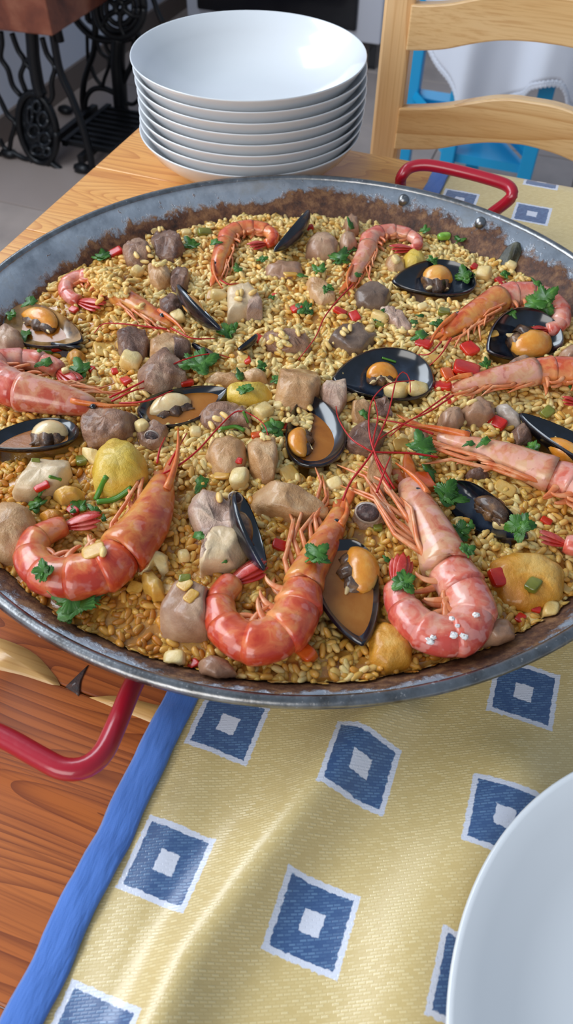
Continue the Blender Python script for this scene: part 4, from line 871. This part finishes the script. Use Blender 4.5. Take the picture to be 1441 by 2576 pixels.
for x, y, s in ((1138, 1558, 16), (1140, 1598, 20), (1165, 1602, 20), (1082, 1612, 22), (1090, 1603, 15), (1196, 1548, 18), (1150, 1575, 12)):
    q, nn, own = hit(x, y); r = .5*s*msc(q); b = MB(); b.ball(q + nn*r*.3, (r, r*.8, r*.6), 8, 5, .8); b.v[0] += RS.normal(0, r*.16, b.v[0].shape)
    tag(b.build('salt_flake', MT['salt'], smooth=False), 'white coarse salt flake on the salted pink prawn', 'salt', 'salt flakes on the pink prawn')

# ---- parsley
def leaflet(L, Wd_, seed, lobes=3):
    rr = random.Random(seed); n = 39; V = [(L*.40, 0, 0), (0, 0, 0)]; off = rr.uniform(-.15, .15)
    for i in range(n):
        t = (-1 + 2*i/(n-1))*1.95; e = 0
        for c, r_ in ((-1.15 + off, .72), (0, 1.0), (1.15 + off, .74)): e = max(e, r_*(1 - .46*min(1, abs(t - c)/.62)**1.3))
        e += .085*abs((i*.5) % 1 - .5)*2*(1 if e > .35 else .3) - .03 + rr.uniform(-.025, .025)
        V.append((L*(.18 + .86*e*math.cos(t)), Wd_*1.25*e*math.sin(t), 0))
    V = np.array(V); cu = rr.uniform(-.5, .9)
    V[:, 2] = .22*np.abs(V[:, 1]) + cu*(V[:, 0]**2)/L*.35 + .05*L*np.sin(V[:, 1]/Wd_*6 + seed*2) + .04*L*np.sin(V[:, 0]/L*8 + seed)
    return V, [(0, 1 + i, 2 + i) for i in range(n)] + [(0, n + 1, 1)]
def parsley(px, py, s, k=3, stem=True, rot=None, desc=None):
    q, nn, own = hit(px, py); R_ = .5*s*msc(q)*1.2; rr = random.Random(int(px*3 + py*5)); rot = rr.uniform(0, 2*PI) if rot is None else rot
    nn = unit(nn*.45 + np.array([0, -.12, .75])); ux = unit(np.cross((0, 1, 0), nn)); uy = np.cross(nn, ux); M_ = np.stack([ux, uy, nn], 1) @ np.array(Matrix.Rotation(rot, 3, 'Z'))
    qq = q + nn*(.0022 if s < 80 else .0055)
    rt = root('parsley_leaf', qq, label_for(desc or ('large torn parsley sprig' if s > 62 else 'dark green parsley leaf' if s > 36 else 'small parsley flake'), px, py, own), 'parsley')
    if k > 1: k = 3 if s > 44 else 2
    for i in range(k):
        an = (0, 1.35, -1.35, 2.5, -2.5)[i] if k > 1 else 0
        V, f = leaflet(R_*(1.15 if i == 0 else 1.0)*rr.uniform(.85, 1.1), R_*.72*rr.uniform(.85, 1.1), px + i*3.3, 3)
        if k > 1: V[:, 0] -= R_*.12
        else: V[:, 0] = V[:, 0]*1.7 - R_*.9
        A_ = np.array(Matrix.Rotation(an, 3, 'Z') @ Matrix.Rotation(rr.uniform(-.3, .3), 3, 'X') @ Matrix.Rotation(rr.uniform(-.3, .15), 3, 'Y')); V = V @ A_.T @ M_.T
        V2 = inside_pan(np.vstack([V + qq, V + qq - nn*.0004])); m_ = len(V)
        ff = f + [tuple(j + m_ for j in t[::-1]) for t in f] + [(1 + j, 1 + (j+1) % (m_-1), m_ + 1 + (j+1) % (m_-1), m_ + 1 + j) for j in range(m_-1)]
        MB().add(V2, ff).build('leaflet', MT['parsley'], rt)
    if stem and k > 1:
        d = M_ @ np.array([-1, .2, 0]); MB().sweep(np.array([qq, qq + d*R_*.35, qq + d*R_*.6 - nn*.0005]), [.0007, .0006, .0005], None, 6).build('stem', MT['stalk'], rt)
    return rt
for x, y, s, k in ((262, 652, 52, 3), (485, 622, 52, 3), (545, 615, 26, 1), (597, 602, 26, 1), (657, 660, 32, 3), (597, 680, 34, 1), (685, 754, 24, 3), (578, 842, 56, 3), (500, 925, 96, 5), (75, 767, 40, 1), (30, 793, 34, 3), (65, 848, 38, 1), (115, 917, 34, 1), (208, 935, 72, 5),
        (600, 948, 34, 1), (615, 985, 50, 3), (662, 930, 34, 3), (690, 960, 40, 3), (878, 567, 28, 1), (886, 635, 36, 3), (852, 658, 64, 3), (802, 688, 44, 3), (762, 702, 28, 1), (822, 728, 36, 3), (900, 695, 22, 1), (1065, 588, 32, 3), (1155, 610, 42, 3), (1087, 655, 36, 3),
        (1165, 705, 56, 3), (1272, 697, 36, 3), (767, 780, 54, 3), (950, 805, 46, 3), (1055, 800, 18, 1), (1040, 820, 26, 1), (1050, 853, 44, 1), (1108, 825, 48, 3), (1358, 765, 90, 3), (1345, 716, 26, 1), (1222, 925, 36, 3), (1286, 793, 26, 1),
        (915, 1048, 28, 1), (1062, 1140, 84, 3), (1078, 1192, 44, 1), (1105, 1255, 92, 5), (1178, 1122, 28, 1), (1215, 1118, 32, 1), (1315, 1325, 80, 3), (1345, 1128, 48, 3), (1158, 1345, 66, 3), (1182, 1325, 28, 1), (1172, 1392, 50, 3),
        (685, 1080, 62, 5), (505, 1225, 46, 1), (425, 1080, 24, 1), (105, 1237, 28, 1), (92, 1275, 50, 3), (202, 1277, 52, 3), (238, 1288, 34, 1), (510, 1352, 36, 1), (112, 1446, 66, 3), (212, 1518, 140, 5), (170, 1555, 50, 3), (790, 1406, 78, 5), (1010, 1466, 74, 3), (985, 1697, 66, 3), (1265, 1625, 52, 3), (263, 1308, 20, 1), (970, 1412, 20, 1), (565, 1414, 14, 1), (1440, 985, 34, 1)):
    parsley(x, y, s, k)
def stalk(pts, r, desc):
    P = [];
    for x, y in pts: q, nn, own = hit(x, y); P.append(q + np.array([0, 0, .0018]))
    x, y = pts[len(pts)//2]; o = MB().sweep(smooth_path(P, 16), r, None, 8).build('parsley_stalk', MT['stalk']); tag(o, label_for(desc, x, y, hit(x, y)[2]), 'parsley')
stalk([(242, 1262), (255, 1232), (268, 1205)], .0016, 'forked green parsley stalk'); stalk([(245, 1268), (290, 1260), (332, 1232)], .0017, 'curved green parsley stalk')
stalk([(126, 1204), (155, 1212)], .001, 'short green stalk piece'); stalk([(98, 888), (150, 896)], .001, 'short green stalk piece'); stalk([(612, 1040), (624, 1068)], .0009, 'short green stalk piece')
stalk([(555, 1084), (590, 1078), (615, 1088)], .0013, 'short green stalk piece'); stalk([(1147, 1146), (1147, 1170)], .0009, 'short green stalk piece'); stalk([(960, 905), (995, 916)], .0008, 'short green stalk piece')

# ------------------------------------------------------------------ crockery
bowl_lbl = ['topmost white porcelain bowl of the stack behind the pan'] + [f'white porcelain bowl, {w} from the top of the stack' for w in ('second', 'third', 'fourth', 'fifth', 'sixth', 'seventh')] + ['lowest white porcelain bowl of the stack, standing on the table']
BC = (-.2947, .711); BR = .1086
bpo = [(.00001, .0048), (.031, .0042), (.0335, .0), (.0385, .0), (.0410, .0045), (.064, .0100), (.085, .0200), (.0995, .0330), (.1078, .0460), (.1086, .0474), (.1082, .0482), (.1072, .0478), (.0968, .0350), (.082, .0228), (.060, .0130), (.036, .0088), (.00001, .0082)]
dzb = (.1121 - .0482)/7
proto = None
offs = [(.0045, .0), (.003, .002), (.0035, .0), (.002, .001), (.0025, .002), (.001, .0), (.0006, .001), (-.0, .0)]
for i in range(8):
    k = 7 - i
    loc = (BC[0] + (-.0030*(i > 3))*0 + (0 if i == 0 else (.0014*i - .0002*i*i)), BC[1] + offs[k][1]*.3, TZ + .0003 + k*dzb)
    if proto is None: proto = MB().lathe(bpo, (0, 0, 0), 128).build('bowl', MT['porcelain'], loc=(0, 0, 0)); o = proto
    else: o = proto.copy(); C.objects.link(o)
    o.location = loc; tag(o, bowl_lbl[i], 'bowl', 'stacked white bowls')
pp = [(.00001, .004), (.078, .004), (.082, 0), (.087, 0), (.089, .004), (.108, .011), (.124, .019), (.1325, .0245), (.1335, .0258), (.1325, .0268), (.1305, .0264), (.121, .0222), (.105, .0152), (.088, .0085), (.06, .0066), (.00001, .0062)]
o = MB().lathe(pp, (PLC[0], PLC[1], TZ + .0015), 160).build('plate', MT['porcelain']); tag(o, 'large white dinner plate on the yellow runner in front of the pan', 'plate')

# ------------------------------------------------------------------ pine chair behind the table
YC = .95
pc = root('pine_chair', (-.05, 1.12, 0), 'pale pine ladder-back chair pushed up behind the table', 'chair')
pL0 = aty(930, 390, YC); pL1 = aty(997, 405, YC); pw = pL1[0] - pL0[0]; xl = pL0[0] + pw/2 - .001
xr = xl + .335
def post(x):
    z = np.linspace(0, 1.02, 14); y = np.where(z > .45, YC + .01 - .0*z, YC + .01) 
    y = YC + .012 - .05*np.maximum(0, z - .45)*0 - .06*np.maximum(0, .45 - z)*0
    P = np.stack([np.full(14, x), np.full(14, YC + .012), z], 1)
    b = MB(); V = []
    for p_ in P:
        h = pw/2; V += [p_ + [-h, -.012, 0], p_ + [h, -.012, 0], p_ + [h, .016, 0], p_ + [-h, .016, 0]]
    f = [(i*4 + j, i*4 + (j+1) % 4, (i+1)*4 + (j+1) % 4, (i+1)*4 + j) for i in range(13) for j in range(4)] + [(3, 2, 1, 0), (52, 53, 54, 55)]
    b.add(np.array(V), f); b.build('back_post', MT['pinepost'], pc, smooth=False, bevel=.004)
post(xl); post(xr)
def slat(up, lo):
    n = 40; U = smooth_path([np.r_[aty(x, y, YC), 0] for x, y in up], n)[:, :3]; L_ = smooth_path([np.r_[aty(x, y, YC), 0] for x, y in lo], n)[:, :3]
    # the hidden right-hand half mirrors the visible half
    x0, x1 = xl + pw/2 - .004, xr - pw/2 + .004; xm = (x0 + x1)/2
    g = np.linspace(x0, x1, 2*n); gm = np.where(g > xm, 2*xm - g, g)
    zu = np.interp(gm, U[:, 0], U[:, 2]); zl = np.interp(gm, L_[:, 0], L_[:, 2]); yb = YC + .004 + .010*np.sin((g - x0)/(x1 - x0)*PI)
    V = []
    for k in range(2*n): V += [(g[k], yb[k] - .007, zl[k]), (g[k], yb[k] - .007, zu[k]), (g[k], yb[k] + .009, zu[k]), (g[k], yb[k] + .009, zl[k])]
    f = [(i*4 + j, i*4 + (j+1) % 4, (i+1)*4 + (j+1) % 4, (i+1)*4 + j) for i in range(2*n-1) for j in range(4)] + [(0, 1, 2, 3), tuple((2*n-1)*4 + j for j in (3, 2, 1, 0))]
    MB().add(np.array(V), f).build('back_slat', MT['pinechair'], pc, smooth=False, bevel=.002)
slat([(1020, 8), (1070, 12), (1130, 10), (1180, 2), (1240, -8), (1300, -12), (1345, -10)], [(1010, 126), (1070, 128), (1120, 126), (1180, 116), (1240, 109), (1290, 109), (1345, 113)])
slat([(1000, 271), (1070, 272), (1120, 270), (1180, 262), (1240, 255), (1290, 256), (1345, 264)], [(985, 374), (1050, 378), (1100, 378), (1160, 370), (1220, 366), (1280, 369), (1345, 376)])
MB().box((xl - .01, YC - .005, .43), (xr + .01, YC + .40, .455)).build('seat', MT['pinechair'], pc, smooth=False, bevel=.005)
for x in (xl, xr): MB().box((x - .017, YC + .36, 0), (x + .017, YC + .394, .43)).build('front_leg', MT['pinepost'], pc, smooth=False, bevel=.003)
for x in (xl, xr): MB().box((x - .010, YC + .02, .2), (x + .010, YC + .37, .225)).build('stretcher', MT['pinepost'], pc, smooth=False)
MB().box((xl, YC + .365, .25), (xr, YC + .385, .275)).build('stretcher', MT['pinepost'], pc, smooth=False)

# ------------------------------------------------------------------ blue side table with white lace cloth
bt = root('side_table', (-.2, 2.1, 0), 'bright blue painted wooden side table with low shelf, under a lace cloth', 'table')
l2 = aty(1152, 230, 2.0); l2b = aty(1128, 405, 2.0); l3 = aty(1372, 230, 2.0); l3b = aty(1322, 440, 2.0); l1 = aty(1040, 200, 2.22); l1b = aty(1016, 380, 2.22)
xa, xb, xc = (l2[0] + l2b[0])/2, (l3[0] + l3b[0])/2, (l1[0] + l1b[0])/2
TTZ = .70
lg = [(xa, 2.0), (xb, 2.0), (xc, 2.24), (xc + (xb - xa), 2.24)]
for x, y in lg: MB().box((x - .018, y - .018, 0), (x + .018, y + .018, TTZ)).build('leg', MT['blue'], bt, smooth=False, bevel=.003)
zs = aty(1240, 425, 2.0)[2]
b = MB(); q = np.array(lg)[[0, 1, 3, 2]]
b.add([(x, y, z) for z in (zs - .0, zs + .022) for x, y in q], [(0, 1, 2, 3), (7, 6, 5, 4), (0, 4, 5, 1), (1, 5, 6, 2), (2, 6, 7, 3), (3, 7, 4, 0)]); b.build('shelf', MT['blue'], bt, smooth=False)
for i, j in ((0, 2), (1, 3), (2, 3)):
    a0 = np.array([*lg[i], zs + .05]); a1 = np.array([*lg[j], zs + .05]); MB().sweep(np.array([a0, a1]), .008, .02, 4).build('stretcher', MT['blue'], bt, smooth=False)
b = MB(); ex = .05
b.add([(x + (ex if k in (1, 2) else -ex), y + (ex if k > 1 else -ex), z) for z in (TTZ, TTZ + .02) for k, (x, y) in enumerate(q)], [(0, 1, 2, 3), (7, 6, 5, 4), (0, 4, 5, 1), (1, 5, 6, 2), (2, 6, 7, 3), (3, 7, 4, 0)]); b.build('table_top', MT['blue'], bt, smooth=False)
YH = 1.915
hem = smooth_path([aty(x, y, YH) for x, y in ((1066, 105), (1078, 135), (1100, 165), (1132, 195), (1150, 222), (1160, 262), (1200, 264), (1245, 258), (1280, 248), (1315, 232), (1340, 206), (1375, 196), (1410, 200), (1425, 225), (1434, 268), (1480, 290), (1560, 270), (1640, 200))], 150)
lc = root('lace_cloth', (-.1, 2.0, TTZ + .02), 'white lace-edged cotton cloth hanging in folds over the blue side table', 'tablecloth')
nx, ny = 150, 26; V = []; x0h, x1h = hem[0, 0], hem[-1, 0]
for j in range(ny):
    g = j/(ny-1)
    for i in range(nx):
        h = hem[i]; xt = -.46 + .62*i/(nx-1)
        z = (TTZ + .022)*(1 - g) + h[2]*g; x = xt*(1 - g)**2 + h[0]*(1 - (1 - g)**2)
        V.append((x, YH + .022*math.sin(x*34 + .8)*min(1, g*1.6) + .004*math.sin(x*81)*g, z))
b = MB(); b.grid(np.array(V), nx, ny); o = b.build('hanging_side', MT['cotton'], lc); sm = o.modifiers.new('thickness', 'SOLIDIFY'); sm.thickness = .0012
V = np.array(V).reshape(ny, nx, 3); b = MB()
V2 = [(V[0, i, 0], V[0, i, 1] + (2.31 - V[0, i, 1])*k/6, TTZ + .022) for k in range(7) for i in range(nx)]; b.grid(np.array(V2), nx, 7); b.build('flat_top', MT['cotton'], lc)
b = MB()
for i in range(0, nx):
    for s_ in (0, 1):
        c = V[-1, i] + [.0015*s_, 0, -.003 - .005*s_]; b.ball(c, (.0042, .0012, .0042 + .002*((i + s_) % 2)), 6, 4)
ob = b.build('lace_edging', MT['cotton'], lc); ob['kind'] = 'stuff'

# ------------------------------------------------------------------ treadle sewing table by the wall
sw = root('sewing_treadle', (-1.5, 2.1, 0), 'old treadle sewing machine stand of black scrolled cast iron with wooden apron', 'sewing table')
def iron(pts, Y, r=.0085, name='scroll_bar', mat='iron', n=26):
    Q = smooth_path([aty(x, y, Y) for x, y in pts], n); MB().sweep(Q, r, r*1.25, 8, up=(0, 1, 0)).build(name, MT[mat], sw)
Y1, Y2 = 1.93, 2.27
for pts, r in (([(112, 0), (130, 70), (150, 175), (178, 240), (205, 310), (225, 380), (232, 425)], .012), ([(78, 60), (82, 110), (85, 150), (96, 215), (105, 240)], .020), ([(30, 84), (45, 125), (62, 155), (52, 190), (64, 228)], .0085),
        ([(2, 80), (5, 110), (2, 145), (20, 175), (32, 215), (52, 240)], .0085), ([(106, 95), (118, 135), (138, 168), (130, 205), (132, 240), (124, 258)], .0085), ([(146, 172), (138, 168)], .012), ([(62, 155), (80, 178), (88, 200)], .0075), ([(62, 155), (76, 145), (80, 130)], .0075),
        ([(-20, 215), (0, 250), (20, 290), (38, 308), (28, 350), (22, 378), (0, 388), (-20, 385)], .0085), ([(38, 308), (50, 318)], .012), ([(0, 350), (10, 370), (22, 378)], .0075), ([(22, 378), (60, 398), (80, 402), (84, 420), (105, 430), (120, 420), (128, 408)], .0085), ([(128, 408), (150, 425), (175, 438), (205, 432), (240, 425)], .011)):
    iron(pts, Y1, r*.82)
# oval medallion, tilted like the frame
oc = [aty(95 + 47*math.cos(t) + 10*math.sin(t), 322 + 88*math.sin(t) + 8*math.cos(t), Y1) for t in np.linspace(0, 2*PI, 40)]
MB().sweep(np.array(oc), .010, .012, 8, up=(0, 1, 0)).build('medallion_ring', MT['iron'], sw)
cc = np.mean(oc[:-1], 0); b = MB(); b.add(np.vstack([cc, np.array(oc[:-1])*.92 + cc*.08]) + [0, .004, 0], [(0, 1 + i, 1 + (i+1) % 39) for i in range(39)]); b.build('medallion_plate', MT['ironworn'], sw)
for (px, py, sx_, sy_) in ((92, 268, 10, 14), (108, 300, 12, 18), (85, 330, 14, 16), (112, 350, 14, 16), (95, 378, 16, 12), (75, 290, 7, 22), (118, 382, 10, 10)):
    t = np.linspace(0, 2*PI, 18); MB().sweep(np.array([aty(px + sx_*math.cos(q), py + sy_*math.sin(q), Y1 - .006) for q in t]), .005, None, 7, up=(0, 1, 0)).build('medallion_scroll', MT['ironworn'], sw)
# far side frame with the flywheel above
for pts, r in (([(160, -10), (175, 20), (200, 60), (230, 88), (262, 100), (300, 100), (340, 92)], .015), ([(228, -10), (238, 40), (240, 80), (236, 130), (224, 165), (212, 205), (208, 250), (214, 290)], .013), ([(219, 90), (220, 130), (222, 165)], .007), ([(300, 90), (296, 150), (300, 200), (304, 260), (312, 310)], .030),
        ([(240, 90), (252, 130), (275, 155), (262, 200), (258, 220)], .008), ([(262, 100), (270, 125), (285, 150)], .008), ([(228, 165), (240, 195), (255, 215)], .008), ([(214, 290), (216, 250), (232, 226), (258, 222), (285, 232), (300, 245)], .011), ([(340, 80), (335, 150), (318, 190), (305, 220)], .012), ([(300, 245), (318, 258), (335, 262), (350, 250)], .008),
        ([(222, 295), (260, 296), (300, 305), (345, 318)], .014), ([(190, -10), (215, 20), (222, 50)], .012), ([(222, 50), (240, 62), (240, 85)], .011), ([(385, -5), (395, 25), (408, 55)], .010), ([(330, 60), (350, 90), (360, 130)], .010)):
    iron(pts, Y2, r*.75)
for rx, r in ((66, .011), (52, .007), (38, .008), (12, .010)):
    t = np.linspace(0, 2*PI, 44); MB().sweep(np.array([aty(302 + rx*math.cos(q)*.92, 18 + rx*1.15*math.sin(q), Y2 - .05) for q in t]), r, None, 8, up=(0, 1, 0)).build('flywheel_ring', MT['iron'], sw)
for k in range(6):
    an = k*PI/3 + .3; iron([(302 + 10*math.cos(an), 18 + 11*math.sin(an)), (302 + 36*math.cos(an + .2), 18 + 42*math.sin(an + .2)), (302 + 62*math.cos(an), 18 + 76*math.sin(an))], Y2 - .05, .008, 'flywheel_spoke', n=12)
# treadle grid between the frames, near the floor
pz = .06
for k in range(9):
    y = 1.97 + .032*k; MB().box((-1.44, y, pz - .006), (-1.10, y + .012, pz + .008)).build('pedal_bar', MT['iron'], sw, smooth=False)
for x in (-1.44, -1.27, -1.11): MB().box((x, 1.965, pz - .008), (x + .016, 2.25, pz + .010)).build('pedal_rail', MT['iron'], sw, smooth=False)
for x in (-1.58, -1.37):
    for y in (Y1, Y2): MB().sweep(np.array([(x + .02, y, .36), (x + .012, y, .5), (x, y, .70)]), .012, None, 8).build('upright', MT['iron'], sw)
for x in (-1.62, -1.36):
    for y in (Y1, Y2): MB().ball((x, y, .014), (.03, .02, .014), 10, 6).build('foot', MT['iron'], sw)
for x in (-1.50, -1.36): MB().box((x - .01, Y1, .028), (x + .01, Y2, .05)).build('cross_bar', MT['iron'], sw, smooth=False)
a0, a1, a2, a3 = aty(-60, 70, Y1 - .05), aty(132, 92, Y1 - .05), aty(118, -40, Y1 - .05), aty(-60, -60, Y1 - .05)
b = MB(); a2[2] = a3[2] = .70; a2[0] = a1[0]; a3[0] = max(a0[0], -1.66); a0[0] = a3[0]; F4 = np.array([a0, a1, a2, a3]); F4b = F4 + [0, .30, 0]
b.add(np.vstack([F4, F4b]), [(0, 1, 2, 3), (7, 6, 5, 4), (0, 4, 5, 1), (1, 5, 6, 2), (2, 6, 7, 3), (3, 7, 4, 0)]); b.build('wooden_drawer', MT['oldwood'], sw, smooth=False, bevel=.004)
MB().box((-1.66, Y1 - .08, .70), (-1.08, Y2 + .1, .73)).build('table_top', MT['oldwood'], sw, smooth=False, bevel=.004)

# ------------------------------------------------------------------ stove
YO = 3.0
e0 = aty(495, 0, YO); e1 = aty(895, 80, YO); e2 = aty(960, 118, YO)
st = root('stove', ((e0[0] + e2[0])/2, YO + .2, 0), 'white stove with black glass oven door behind the stack of bowls', 'stove')
zb = e2[2]; zg = e1[2]; x0s, x1s = e0[0] - .05, e1[0] + .09
MB().box((x0s, YO + .01, zb), (x1s, YO + .4, .86)).build('stove_body', MT['white'], st, smooth=False, bevel=.006)
MB().box((e0[0], YO - .006, zg), (e1[0], YO + .01, .70)).build('oven_door', MT['glass'], st, smooth=False, bevel=.012)
MB().sweep(np.array([(e0[0] + .05, YO - .03, .66), (e1[0] - .05, YO - .03, .66)]), .008, None, 10).build('door_handle', MT['rim'], st)
for x in (x0s + .03, x1s - .03):
    for y in (YO + .05, YO + .36): MB().box((x - .015, y - .015, 0), (x + .015, y + .015, zb)).build('foot', MT['glass'], st, smooth=False)
for k in range(4): MB().ball((e0[0] + .1 + .13*k, YO + .0, .78), (.018, .012, .018), 12, 8).build('knob', MT['glass'], st)
